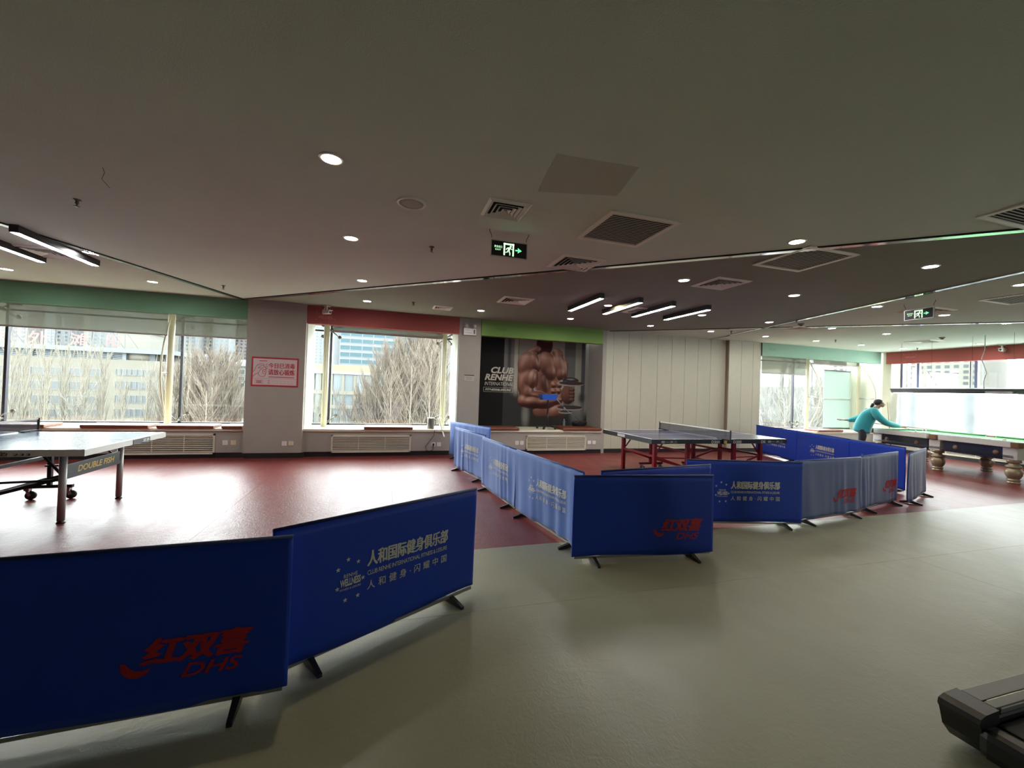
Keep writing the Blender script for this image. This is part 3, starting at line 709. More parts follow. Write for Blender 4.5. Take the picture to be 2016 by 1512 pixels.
# ------------------------------------------------------------------ mural: flat print on a board
t = thing('bodybuilder_mural', 'dark printed mural of a bare torso with a dumbbell and club name', 'mural', (0, 9.868, 0))
nx, nz = 300, 220; x0, x1, z0, z1 = 1.99, 5.015, .555, 2.70
gx, gz = np.meshgrid(np.linspace(x0, x1, nx), np.linspace(z0, z1, nz), indexing='ij')
C = np.zeros((nx, nz, 3)); C[:] = (.30, .285, .235)
sm = lambda a, b, v: np.clip((v - a) / (b - a), 0, 1) ** 2 * (3 - 2 * np.clip((v - a) / (b - a), 0, 1))
def lay(mask, col): C[:] = C * (1 - mask[..., None]) + np.array(col) * mask[..., None]
def band(a, b, col, s=.012, al=1.): lay(al * sm(a - s, a + s, gx) * (1 - sm(b - s, b + s, gx)), col)
band(2.76, 3.02, (.17, .165, .15), .03); band(2.85, 2.93, (.05, .05, .05), .03, .8); band(3.02, 3.11, (.40, .38, .31)); band(3.122, 3.132, (.04, .04, .03), .004)
band(4.35, 4.66, (.115, .115, .105)); band(4.66, 4.83, (.27, .26, .22)); band(4.83, 4.94, (.075, .075, .08)); band(4.94, 5.02, (.24, .23, .20))
def blob(cx, cz, rx, rz, col, al=1., soft=.35, rot=0.):
    c, s_ = math.cos(rot), math.sin(rot); u = ((gx - cx) * c + (gz - cz) * s_) / rx; v = (-(gx - cx) * s_ + (gz - cz) * c) / rz
    lay(al * (1 - sm(1 - soft, 1 + soft * .3, np.sqrt(u * u + v * v))), col)
def muscle(cx, cz, rx, rz, rot=0., hi=(.56, .33, .24), lo=(.11, .035, .025), L=(-.35, .75), soft=.12):
    c, s_ = math.cos(rot), math.sin(rot); u = ((gx - cx) * c + (gz - cz) * s_) / rx; v = (-(gx - cx) * s_ + (gz - cz) * c) / rz
    r = np.sqrt(u * u + v * v); k = 1 - sm(1 - soft, 1 + soft * .4, r); n = np.sqrt(np.clip(1 - r * r, 0, 1))
    lu = u * c - v * s_; lv = u * s_ + v * c
    sh = (np.clip(.12 + .75 * (lu * L[0] + lv * L[1]) + .50 * n, 0, 1) ** 1.5)[..., None]
    col = np.array(lo) * (1 - sh) + np.array(hi) * sh; C[:] = C * (1 - k[..., None]) + col * k[..., None]
lay(1 - sm(1.2, 1.5, gz + (gx - 3.2) * .25), (.035, .034, .033)); blob(3.35, .85, .12, .35, (.25, .24, .22), .7, .8); blob(4.75, 1.0, .25, .5, (.2, .2, .18), .6, .6)
band(1.9, 2.76, (.010, .0095, .009), .006)
blob(4.86, 1.3, .12, .16, (.03, .03, .035), .8, .8)
# neck, chest and arms: one relief of soft bumps, shaded for the print
blob(3.80, 2.60, .23, .30, (.06, .018, .013), 1, .15); blob(3.86, 2.78, .16, .13, (.14, .07, .055), 1, .4)
BUMPS = [  # cx, cz, rx, rz, turn, height
    (3.50, 2.40, .24, .13, .55, .10), (4.16, 2.40, .17, .12, -.6, .09), (3.90, 1.80, .36, .62, 0, .10), (3.98, 1.15, .36, .45, 0, .09),
    (3.37, 2.12, .27, .30, -.25, .22), (3.56, 2.16, .13, .26, .30, .20), (3.25, 2.02, .14, .22, -.1, .20),
    (3.90, 2.12, .25, .34, .50, .19), (3.98, 1.92, .17, .20, .2, .19), (4.22, 2.10, .17, .36, .25, .18), (4.26, 1.90, .13, .17, 0, .18), (4.37, 2.04, .09, .28, .1, .12),
    (3.36, 1.76, .25, .30, .05, .22), (3.51, 1.74, .15, .27, -.15, .25), (3.24, 1.60, .13, .28, .05, .21), (3.36, 1.40, .20, .26, .1, .21), (3.28, 1.20, .15, .17, 0, .21),
    (3.52, 1.17, .36, .17, .05, .25), (3.86, 1.17, .36, .16, .16, .25), (4.15, 1.22, .24, .11, .25, .22), (3.62, 1.33, .36, .11, -.12, .22),
    (4.08, 1.61, .08, .085, 0, .16), (4.08, 1.45, .08, .075, 0, .16), (4.24, 1.61, .07, .085, 0, .155), (4.23, 1.46, .065, .07, 0, .155), (4.09, 1.31, .08, .07, 0, .15), (3.84, 1.62, .10, .22, .2, .12),
    (3.75, .93, .22, .20, -.5, .12), (4.16, .93, .22, .18, .6, .13)]
hs = np.zeros_like(gx); msk = np.zeros_like(gx); acc = np.zeros_like(gx)
for cx, cz, rx, rz, tn, hg in BUMPS:
    c, s_ = math.cos(tn), math.sin(tn); u = ((gx - cx) * c + (gz - cz) * s_) / rx; v = (-(gx - cx) * s_ + (gz - cz) * c) / rz; r2 = u * u + v * v
    acc += np.exp(38 * hg * np.sqrt(np.clip(1 - r2, 0, 1))) - 1; msk = np.maximum(msk, 1 - sm(.90, 1.04, np.sqrt(r2)))
hs = np.log1p(acc) / 38
dx_ = (x1 - x0) / (nx - 1); dz_ = (z1 - z0) / (nz - 1)
for _ in range(3): hs[1:-1, 1:-1] = (hs[1:-1, 1:-1] * 2 + hs[:-2, 1:-1] + hs[2:, 1:-1] + hs[1:-1, :-2] + hs[1:-1, 2:]) / 6
hx, hz = np.gradient(hs, dx_, dz_); nn_ = np.sqrt(hx * hx + hz * hz + 1); Nx, Nz, Ny = -hx / nn_, -hz / nn_, 1 / nn_
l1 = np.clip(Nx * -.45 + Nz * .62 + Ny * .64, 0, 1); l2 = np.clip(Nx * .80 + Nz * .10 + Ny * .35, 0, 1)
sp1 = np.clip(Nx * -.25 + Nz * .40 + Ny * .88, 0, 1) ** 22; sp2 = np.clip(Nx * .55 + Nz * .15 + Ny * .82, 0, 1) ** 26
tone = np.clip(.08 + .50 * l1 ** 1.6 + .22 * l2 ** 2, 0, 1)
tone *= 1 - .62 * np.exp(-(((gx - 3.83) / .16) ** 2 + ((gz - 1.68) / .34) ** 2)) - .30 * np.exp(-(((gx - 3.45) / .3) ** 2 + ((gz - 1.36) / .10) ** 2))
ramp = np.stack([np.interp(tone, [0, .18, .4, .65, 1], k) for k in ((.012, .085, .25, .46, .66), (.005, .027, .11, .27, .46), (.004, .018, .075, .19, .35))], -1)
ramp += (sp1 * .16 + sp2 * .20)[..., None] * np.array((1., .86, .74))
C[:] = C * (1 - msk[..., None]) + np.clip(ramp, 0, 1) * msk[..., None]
lay((1 - sm(.80, .83, gz)) * sm(3.47, 3.51, gx + .1 * (.8 - gz)) * (1 - sm(4.42, 4.46, gx)), (.030, .028, .025))
# dumbbell and gripping hand
band(4.40, 4.62, (.05, .045, .045), .01, .0)
blob(4.54, 1.735, .23, .085, (.03, .028, .03), 1, .08); blob(4.54, 1.765, .13, .025, (.3, .28, .26), .6, .5); blob(4.55, 1.655, .37, .065, (.30, .26, .24), 1, .06); blob(4.57, 1.668, .36, .05, (.045, .03, .03), 1, .1)
muscle(4.47, 1.36, .20, .24, .2, (.20, .09, .06), (.035, .015, .012), (-.4, .6))
for k in range(4): muscle(4.58, 1.50 - .085 * k, .09, .05, 0, (.20, .09, .065), (.03, .012, .01), (-.2, .8))
blob(4.53, 1.035, .37, .065, (.32, .29, .27), 1, .06); blob(4.54, 1.05, .36, .052, (.05, .035, .033), 1, .1); blob(4.42, .93, .2, .045, (.34, .32, .28), 1, .15); blob(4.43, .945, .19, .03, (.05, .045, .045), 1, .2)
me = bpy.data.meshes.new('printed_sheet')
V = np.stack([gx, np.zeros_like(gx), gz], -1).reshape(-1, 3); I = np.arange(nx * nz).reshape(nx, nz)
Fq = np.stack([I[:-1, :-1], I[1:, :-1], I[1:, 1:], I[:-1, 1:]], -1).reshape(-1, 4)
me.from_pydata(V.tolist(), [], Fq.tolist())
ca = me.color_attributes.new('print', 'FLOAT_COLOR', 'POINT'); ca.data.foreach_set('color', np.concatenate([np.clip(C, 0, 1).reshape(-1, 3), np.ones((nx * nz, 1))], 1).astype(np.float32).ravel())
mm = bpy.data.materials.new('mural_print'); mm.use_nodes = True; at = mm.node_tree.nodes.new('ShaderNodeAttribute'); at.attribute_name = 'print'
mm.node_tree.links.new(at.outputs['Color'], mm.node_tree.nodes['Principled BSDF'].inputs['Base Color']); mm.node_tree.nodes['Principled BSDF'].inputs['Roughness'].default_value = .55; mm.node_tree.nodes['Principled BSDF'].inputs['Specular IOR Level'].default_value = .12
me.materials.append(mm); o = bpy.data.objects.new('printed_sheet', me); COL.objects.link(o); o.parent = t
M_mtx = mat('mural_lettering_cream', (.55, .52, .42, 1), .5)
tx = MB(); add_text(tx, 'CLUB', 2.44, 3.01, 1.835, 1.99, -.003, .035, .25); add_text(tx, 'RENHE', 2.29, 3.01, 1.665, 1.815, -.003, .035, .25)
add_text(tx, 'INTERNATIONAL', 2.29, 3.01, 1.54, 1.625, -.003, 0, .25); add_text(tx, 'FITNESS&LEISURE', 2.31, 2.96, 1.415, 1.465, -.003, .03, .25)
for a, b, c, d in ((2.27, 3.0, 1.385, 1.39), (2.27, 3.0, 1.492, 1.497), (2.27, 2.276, 1.385, 1.497), (2.994, 3.0, 1.385, 1.497)): tx.bb(a, b, -.003, -.002, c, d)
tx.build('club_lettering', M_mtx, t)

# ------------------------------------------------------------------ table tennis barriers
M_bar = mat('royal_blue_vinyl', (.014, .052, .42, 1), .45, spec=.25, var=.06, vscale=3, bump=.06, bscale=25)
M_barp = mat('lit_pleated_blue_cloth', (.06, .15, .47, 1), .6, spec=.3, sheen=.4, var=.08, vscale=5, bump=.1, bscale=200)  # paler than the vinyl, partly window light put into the cloth colour
M_barg = mat('lit_grey_blue_cloth', (.06, .10, .27, 1), .6, spec=.3, sheen=.4, var=.1, vscale=5, bump=.1, bscale=200)  # grey-blue cloth, its paler tone partly window light put into the colour
M_hem = mat('navy_hem', (.006, .018, .09, 1), .6)
M_clubtx = mat('off_white_print', (.62, .62, .55, 1), .6)
M_redtx = mat('red_print', (.42, .012, .02, 1), .6)
M_rail = mat('grey_steel_rail', (.30, .29, .27, 1), .35, metal=.5)
def club_print(fn, dim=1.):
    tx = MB()
    X0, X1 = -.165, .412
    add_text(tx, '人和国际健身俱乐部', X0, X1, .428, .515, 0, .045, 0, .95, fn)
    add_text(tx, 'CLUB RENHE INTERNATIONAL FITNESS & LEISURE', X0, X1, .379, .405, 0, .004, 0, .92, fn)
    add_text(tx, '人和健身·闪耀中国', X0, X1, .297, .347, 0, .012, 0, 1.7, fn)
    add_text(tx, 'RENHE', -.305, -.225, .403, .423, 0, .01, 0, 1.1, fn); add_text(tx, 'WELLNESS', -.325, -.205, .357, .398, 0, .035, 0, .95, fn); add_text(tx, 'FITNESS & LEISURE', -.325, -.205, .337, .348, 0, .005, 0, 1, fn)
    for a, b in ((-.281, .500), (-.222, .474), (-.338, .458), (-.192, .376), (-.340, .356), (-.294, .284), (-.221, .287)): star(tx, a, b, .014, 0, fn)
    return tx
def red_print(fn):
    tx = MB(); add_text(tx, '红双喜', .155, .55, .252, .362, 0, .09, .25, .9, fn); add_text(tx, 'DHS', .29, .52, .178, .238, 0, .02, .35, 1.0, fn)
    c = [(.135 + .055 * math.cos(t), .262 + .055 * math.sin(t)) for t in np.linspace(math.radians(165), math.radians(335), 12)]
    i = [(.155 + .06 * math.cos(t), .295 + .06 * math.sin(t)) for t in np.linspace(math.radians(305), math.radians(205), 12)]
    n = len(c); vs = c + i[::-1]; tx.add([(a, fn(a, b), b) for a, b in vs], [(k, k + 1, n + k + 1, n + k) for k in range(n - 1)])
    return tx
def barrier(P, Q, style, pr_, label, seed=0, feet=(1, 1), zt=.74, zb=.052, group='blue barriers around the tables'):
    P, Q = Vector((*P, 0)), Vector((*Q, 0)); d = Q - P; L = d.length; h = L / 2 - .006
    t = thing('table_tennis_barrier', label, 'barrier', (P + Q) / 2, math.atan2(d.y, d.x), group)
    rg = random.Random(seed); ph = [rg.uniform(0, 6.28) for _ in range(8)]
    amp = {'flat': .004, 'pleat': .015, 'grey': .015}[style]
    def wave(x, z):
        g = (zt - z) / (zt - zb)
        if style == 'flat':
            return amp * (math.sin(3.1 * x + 4 * z + ph[0]) + .6 * math.sin(6.3 * x - 5 * z + ph[1])) * min(1, 4 * g) + .006 * g * math.sin(2.2 * x + ph[2])
        return amp * min(1, .2 + 1.6 * g) * (.45 * math.sin(17 * x + 3.1 * math.sin(4.3 * x + ph[0]) + 1.5 * z + ph[1]) + .28 * math.sin(38 * x + 2.6 * math.sin(7 * x + ph[4]) + 3 * z + ph[2]) * (.6 + .4 * math.sin(5 * x + ph[5])) + .5 * math.sin(7 * x - 5 * z + ph[3]) * g)
    nx_, nz_ = (72, 14) if style == 'flat' else (130, 16); vs = []; fs = []
    for side in (-1, 1):
        o = len(vs)
        for i in range(nx_ + 1):
            for k in range(nz_ + 1):
                x = -h + 2 * h * i / nx_; zz = zb + (zt - zb) * k / nz_
                if k == 0: zz += .010 * math.sin(5 * x + ph[4]) + (.006 * math.sin(21 * x + ph[5]) if style != 'flat' else 0)
                vs.append((x, wave(x, zz) + side * .011 * (1 if 0 < k < nz_ and 0 < i < nx_ else .75), zz))
        for i in range(nx_):
            for k in range(nz_):
                q = o + i * (nz_ + 1) + k; f = (q, q + nz_ + 1, q + nz_ + 2, q + 1); fs.append(f if side < 0 else f[::-1])
    n1 = (nx_ + 1) * (nz_ + 1)
    for i in range(nx_):
        for k in (0, nz_):
            a = i * (nz_ + 1) + k; b = a + nz_ + 1; f = (a, n1 + a, n1 + b, b); fs.append(f if k == 0 else f[::-1])
    for k in range(nz_):
        for i in (0, nx_):
            a = i * (nz_ + 1) + k; b = a + 1; f = (a, b, n1 + b, n1 + a); fs.append(f if i == 0 else f[::-1])
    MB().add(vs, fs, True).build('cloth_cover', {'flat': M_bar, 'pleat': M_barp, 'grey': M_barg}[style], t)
    hem = MB(); hem.tube([(-h, wave(-h, zt), zt + .001), (h, wave(h, zt), zt + .001)], .0105, 8)
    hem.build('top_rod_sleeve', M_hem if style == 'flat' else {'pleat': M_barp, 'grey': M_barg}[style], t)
    fn = lambda x, z: wave(x, z) - .0135
    if pr_ == 'club': club_print(fn).build('club_lettering', M_clubtx, t)['kind'] = 'stuff'
    if pr_ == 'red': red_print(fn).build('red_logo', M_redtx, t)
    MB().bar((-h + .02, 0, .046), (h - .02, 0, .046), .014, .018).build('bottom_rail', M_rail, t)
    for s, on in zip((-1, 1), feet):
        if not on: continue
        x = s * (h - .20); f = MB()
        for e in (-1, 1):
            f.add([(x - .016, 0, .050), (x + .016, 0, .050), (x + .016, 0, .008), (x - .016, 0, .008), (x - .011, e * .125, .018), (x + .011, e * .125, .018), (x + .011, e * .125, 0), (x - .011, e * .125, 0)],
                  [(0, 1, 5, 4), (1, 2, 6, 5), (2, 3, 7, 6), (3, 0, 4, 7), (4, 5, 6, 7), (3, 2, 1, 0)])
        f.build('foot', M_black, t)
    return t
barrier((-1.79, 2.105), (-.377, 2.185), 'flat', 'red', 'blue barrier with red emblem cut by the picture edge near the silver-edged table', 1)
barrier((-.495, 2.285), (.66, 2.975), 'flat', 'club', 'blue barrier with white club lettering standing alone on the grey floor', 2)
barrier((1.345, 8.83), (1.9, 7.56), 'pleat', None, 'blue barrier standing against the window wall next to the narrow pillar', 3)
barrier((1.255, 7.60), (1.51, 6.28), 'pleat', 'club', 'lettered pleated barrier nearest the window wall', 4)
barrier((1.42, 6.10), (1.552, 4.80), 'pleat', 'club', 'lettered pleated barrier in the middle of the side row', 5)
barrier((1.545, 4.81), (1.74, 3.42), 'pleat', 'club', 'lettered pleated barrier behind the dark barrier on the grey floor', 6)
barrier((1.575, 3.30), (2.91, 3.155), 'flat', 'red', 'dark blue barrier with red emblem standing on the grey floor at the corner', 7)
barrier((1.92, 3.46), (3.33, 3.66), 'flat', None, 'plain blue barrier hidden behind the dark corner barrier', 8)
barrier((3.277, 3.975), (4.615, 3.66), 'flat', 'club', 'blue barrier with white club lettering in front of the blue table', 9)
barrier((4.60, 3.745), (5.93, 3.915), 'grey', 'red', 'grey-blue pleated barrier with red emblem next to the lettered one', 10)
barrier((6.0, 3.975), (7.25, 4.29), 'grey', 'red', 'grey-blue pleated barrier with red emblem next to the opening', 11)
barrier((7.21, 4.13), (8.43, 4.60), 'grey', None, 'grey-blue plain barrier turned at the opening toward the billiard table', 12)
barrier((9.44, 8.80), (8.985, 7.272), 'flat', 'club', 'lettered barrier reaching the cream board column', 13)
barrier((8.983, 7.268), (8.417, 5.752), 'flat', 'club', 'lettered barrier between the table end and the billiard player', 14)
barrier((8.415, 5.748), (8.06, 4.66), 'flat', 'club', 'lettered barrier mostly hidden behind the grey-blue barriers', 15)

# ------------------------------------------------------------------ table tennis tables
def caster(mb_f, mb_w, x, y, r=.05):
    mb_w.tube([(x + .03, y - .014, r), (x + .03, y + .014, r)], r, 16)
    mb_f.bar((x, y, .135), (x, y, .105), .05, .05); mb_f.bar((x, y - .022, .12), (x + .03, y - .022, r), .03, .006, (0, 1, 0)); mb_f.bar((x, y + .022, .12), (x + .03, y + .022, r), .03, .006, (0, 1, 0))
def tt_table(loc, label, top, edge, leg, beam, inner, outer, style):
    t = thing('table_tennis_table', label, 'table', loc); HX, HY, Zt = 1.37, .7625, .76
    for s in (-1, 1):
        hb = MB().rbox((s * HX / 2, 0, Zt - .0125), (HX - .004, 2 * HY, .025), .004).build('table_half', top, t)
        ln = MB(); z0, z1 = Zt, Zt + .0008
        ln.bb(s * .002, s * HX, -HY, -HY + .02, z0, z1); ln.bb(s * .002, s * HX, HY - .02, HY, z0, z1); ln.bb(s * HX, s * (HX - .02), -HY, HY, z0, z1); ln.bb(s * .002, s * (HX - .02), -.0015, .0015, z0, z1)
        ln.build('white_line', mat('table_line_white', (.8, .8, .8, 1), .4), hb)
        ap = MB(); a0, a1 = Zt - .075 if style == 2 else Zt - .062, Zt - .003
        for e in (-1, 1): ap.bb(s * .004, s * (HX + .003), e * (HY + .003), e * (HY - .03), a0, a1)
        ap.bb(s * (HX + .003), s * (HX - .03), -HY + .031, HY - .031, a0, a1)
        ap.build('apron', edge, t)
        # legs
        for e in (-1, 1):
            lg = MB(); x, y = s * outer, e * .47
            if style == 2: lg.rbox((x, y, .36), (.058, .058, .68), .006)
            else: lg.tube([(x, y, .025), (x, y, .70)], .03, 14)
            lgo = lg.build('leg', leg, t)
            ft = MB()
            if style == 2: ft.rbox((x, y, .012), (.064, .064, .024), .004)
            else: ft.lathe([(.022, .025), (.024, .02), (.034, .008), (.034, 0)], 14, (x, y, 0))
            ft.build('foot', M_black, lgo)
            x2, y2 = s * inner, e * (.50 if style == 2 else .55)
            MB().rbox((x2, y2, .41), (.07, .05, .54) if style == 2 else (.04, .04, .54), .005).build('inner_leg', leg if style == 2 else M_black, t)
            wb = MB().rbox((x2, y2, .15), (.50 if style == 2 else .44, .045, .04), .005).build('wheel_beam', leg if style == 2 else M_black, t)
            for k in (-1, 1):
                fr, wh = MB(), MB(); caster(fr, wh, x2 + k * (.2 if style == 2 else .185) - .01, y2)
                fr.build('caster_fork', M_steel, wb); wh.build('caster_wheel', mat('rubber_grey', (.05, .045, .045, 1), .6), wb)
        for xb, zb in ((outer, .44), (inner, .50), (inner, .25)): MB().bar((s * xb, -.47, zb), (s * xb, .47, zb), .03, .034).build('cross_bar', beam, t)
        for e in (-1, 1):
            MB().bar((s * outer, e * .47, .44), (s * inner, e * .49, .24), .022, .032).build('diagonal_brace', beam, t)
            MB().bar((s * inner, e * .47, .40), (s * (outer - .02), e * .47, .42), .016, .02).build('tie_bar', beam, t)
            MB().bar((s * (outer - .03), e * .45, .48), (s * (outer - .2), e * .45, .70), .014, .02).build('strut', M_black if style == 1 else beam, t)
    # net
    n = MB(); NY = HY + .1525; nn = 44; vs = []; fs = []
    net = MB().bb(-.0015, .0015, -NY + .02, NY - .02, Zt + .012, Zt + .135)
    net.build('net', NET, t)
    MB().bb(-.004, .004, -NY, NY, Zt + .135, Zt + .1525).build('net_tape', mat('net_tape_white', (.75, .75, .68, 1), .6), t)
    for e in (-1, 1):
        MB().rbox((0, e * NY, Zt + .075), (.022, .016, .165), .003).build('net_post', M_black, t)
        c = MB(); c.bb(-.03, .03, e * NY, e * (HY - .10), Zt + .002, Zt + .014); c.bb(-.02, .02, e * (HY + .006), e * (HY + .03), Zt - .08, Zt + .01); c.build('net_clamp', M_black, t)
    return t
NET = see_through('net_mesh', (1, 1, 1, 1), .5, 'milky', col=(.12, .12, .14, 1))
M_top2 = mat('dark_blue_table_top', (.035, .038, .085, 1), .22, spec=.5)
M_top1 = mat('steel_blue_table_top', (.07, .12, .19, 1), .16, spec=.6)
M_redleg = mat('red_enamel', (.32, .008, .014, 1), .35); M_blkedge = mat('black_table_edge', (.008, .01, .01, 1), .4)
M_silverleg = mat('silver_grey_enamel', (.42, .42, .40, 1), .4, metal=.25); M_silveredge = mat('silver_table_edge', (.62, .62, .58, 1), .4, metal=.1)
T2 = tt_table((5.39, 6.43, 0), 'blue-topped table tennis table with red legs inside the barriers', M_top2, M_blkedge, M_redleg, M_redleg, .48, 1.10, 2)
M_lab = mat('pale_label', (.55, .56, .52, 1), .5)
tx = MB(); y = -.7675
add_text(tx, 'D300', -.235, -.07, .692, .738, y, .01); add_text(tx, 'D300', .21, .375, .692, .738, y, .01); add_text(tx, 'DK', .80, .90, .692, .738, y, .01); add_text(tx, '德一·天二', .94, 1.28, .695, .735, y); add_text(tx, '德一·天二', -1.2, -.9, .695, .735, y)
tx.build('edge_lettering', M_lab, T2)
MB().bb(-.01, .045, -.80, -.792, .69, .74).build('net_label', mat('yellow_label', (.5, .4, .05, 1), .5), T2)
MB().bb(-1.3755, -1.3735, .0, .24, .70, .745).build('end_sticker', M_lab, T2)
T1 = tt_table((-4.04, 5.71, 0), 'table tennis table with silver edges and grey round legs', M_top1, M_silveredge, M_silverleg, M_black, .35, 1.05, 1)
bm_ = MB().rbox((1.05, 0, .50), (.022, .92, .135), .004).build('name_board', mat('black_board', (.010, .012, .014, 1), .45), T1)
def side_text(s, y0, y1, z0, z1, x, bold=0., shear=0.):
    v, f = text_geo(s, bold, shear); mb = MB(); mb.add([(x, y0 + a * (y1 - y0), z0 + b * (z1 - z0)) for a, b, _ in v], f); return mb
g = side_text('DOUBLE FISH', -.28, .33, .465, .53, 1.0625, .02, .2); g.build('gold_lettering', mat('gold_print', (.55, .38, .06, 1), .5), T1)
MB().bb(1.372, 1.3775, .03, .38, .695, .75).build('end_sticker', mat('sticker_black', (.01, .01, .01, 1), .4), T1)
side_text('双鱼', .22, .36, .705, .742, 1.3785, .02, .2).build('sticker_lettering', M_lab, T1)
tx = MB(); add_text(tx, '双鱼', .62, .82, .703, .742, -.7675, .03, .2); add_text(tx, '233', .85, .98, .706, .728, -.7675, .02, .1); tx.build('edge_lettering', M_black, T1)

# ------------------------------------------------------------------ billiard table
u = Vector((-.173, -.985, 0)).normalized(); ang = math.atan2(u.y, u.x)
bc = Vector((12.38, 6.09, 0)); HL, HW, ZT = 1.45, .79, .80
t = thing('billiard_table', 'long billiard table with green cloth and turned bronze legs', 'table', bc, ang)
M_cloth = mat('green_baize', (.035, .26, .05, 1), .85, sheen=.3, var=.05, bump=.05, bscale=300); M_rail2 = mat('silver_white_rail', (.58, .56, .51, 1), .35)
M_bronze = mat('bronze_gilt_leg', (.30, .23, .15, 1), .35, metal=.35, var=.2, vscale=12); M_leather = mat('brown_pocket_leather', (.16, .075, .03, 1), .5); M_navy = mat('navy_side_panel', (.006, .008, .022, 1), .35)
MB().bb(-HL + .13, HL - .13, -HW + .13, HW - .13, ZT - .075, ZT - .035).build('bed', M_cloth, t)
for s in (-1, 1):
    for k in (-1, 1):
        a, b = (.09, HL - .14) if k > 0 else (-HL + .14, -.09)
        MB().add([(a, s * (HW - .085), ZT - .002), (b, s * (HW - .085), ZT - .002), (b - (.06 if k > 0 else .05), s * (HW - .14), ZT - .004), (a + (.05 if k > 0 else .06), s * (HW - .14), ZT - .004), (a, s * (HW - .085), ZT - .04), (b, s * (HW - .085), ZT - .04), (b - .06, s * (HW - .125), ZT - .035), (a + .06, s * (HW - .125), ZT - .035)],
                 [(0, 1, 2, 3), (3, 2, 6, 7), (4, 7, 6, 5), (0, 4, 5, 1), (0, 3, 7, 4), (1, 5, 6, 2)]).build('cushion', M_cloth, t)
        MB().rbox((k * (HL / 2 + .0), s * (HW - .045), ZT - .06), (HL - .22, .09, .11), .012).build('side_rail', M_rail2, t)
        MB().rbox((k * (HL / 2), s * (HW - .045), ZT - .001), (HL - .22, .075, .006), .002).build('rail_top', mat('dark_rail_top', (.03, .03, .025, 1), .3), t)
    MB().add([(s * (HL - .085), -HW + .14, ZT - .002), (s * (HL - .085), HW - .14, ZT - .002), (s * (HL - .14), HW - .2, ZT - .004), (s * (HL - .14), -HW + .2, ZT - .004), (s * (HL - .085), -HW + .14, ZT - .04), (s * (HL - .085), HW - .14, ZT - .04), (s * (HL - .125), HW - .2, ZT - .035), (s * (HL - .125), -HW + .2, ZT - .035)],
             [(0, 1, 2, 3), (3, 2, 6, 7), (4, 7, 6, 5), (0, 4, 5, 1), (0, 3, 7, 4), (1, 5, 6, 2)]).build('cushion', M_cloth, t)
    MB().rbox((s * (HL - .045), 0, ZT - .06), (.09, 2 * HW - .22, .11), .012).build('end_rail', M_rail2, t)
    for k in (-1, 0, 1):
        pk = MB().rbox((k * (HL - .045), s * (HW - .045), ZT - .062), (.13, .13, .118) if k else (.15, .09, .118), .02); pk.build('pocket', M_leather, t)
    # black side panels with ball windows
    for k in (-1, 1):
        sp_ = MB().rbox((k * HL / 2, s * (HW - .10), ZT - .235), (HL - .30, .03, .24), .006).build('side_panel', M_navy, t)
        for dx in (-.34, .34):
            MB().tube([(k * HL / 2 + dx, s * (HW - .083), ZT - .24), (k * HL / 2 + dx, s * (HW - .078), ZT - .24)], .05, 18).build('ball_window', mat('ball_window_brown', (.16, .09, .05, 1), .3), sp_)
    MB().rbox((s * (HL - .10), 0, ZT - .235), (.03, 2 * HW - .30, .24), .006).build('end_panel', M_navy, t)
MB().bb(-HL + .12, HL - .12, -HW + .12, HW - .12, ZT - .13, ZT - .078).build('slate', mat('slate_grey', (.1, .1, .1, 1), .7), t)
prof = [(.0005, .46), (.085, .46), (.10, .44), (.10, .40), (.07, .385), (.062, .37), (.10, .34), (.118, .32), (.10, .295), (.075, .285), (.105, .27), (.122, .22), (.115, .16), (.085, .10), (.072, .085), (.09, .075), (.092, .055), (.075, .045), (.088, .03), (.095, .012), (.09, 0), (.0005, 0)]
leg_me = MB().lathe(prof, 24).mesh('leg'); leg_me.materials.append(M_bronze)
blk_me = MB().rbox((0, 0, .565), (.22, .20, .23), .01).mesh('leg_block'); blk_me.materials.append(M_rail2)
for k in (-1, 0, 1):
    for s in (-1, 1):
        o = bpy.data.objects.new('leg', leg_me); COL.objects.link(o); o.parent = t; o.location = (k * (HL - .16), s * (HW - .16), 0)
        b = bpy.data.objects.new('leg_block', blk_me); COL.objects.link(b); b.parent = o
tr = MB()
for z in (ZT - .30, ZT - .275): tr.tube([(-HL + .1, -HW + .04, z), (HL - .1, -HW + .04, z)], .006, 6)
tr.build('cue_rest_rods', M_black, t)
def on_table(a, b, z=0.): 
    v = Matrix.Rotation(ang, 3, 'Z') @ Vector((a, b, z)); return bc + v
for (a, b, lb) in ((-.62, -.45, 'cream billiard ball near the player'), (.95, -.35, 'cream billiard ball near the far end of the green cloth')):
    pb = on_table(a, b); o = MB().ball((0, 0, 0), .0286, 16).build('billiard_ball', mat('ivory_ball', (.75, .68, .52, 1), .12)); o.location = (pb.x, pb.y, ZT - .035 + .0286); tag(o, lb, 'ball', 'billiard balls')
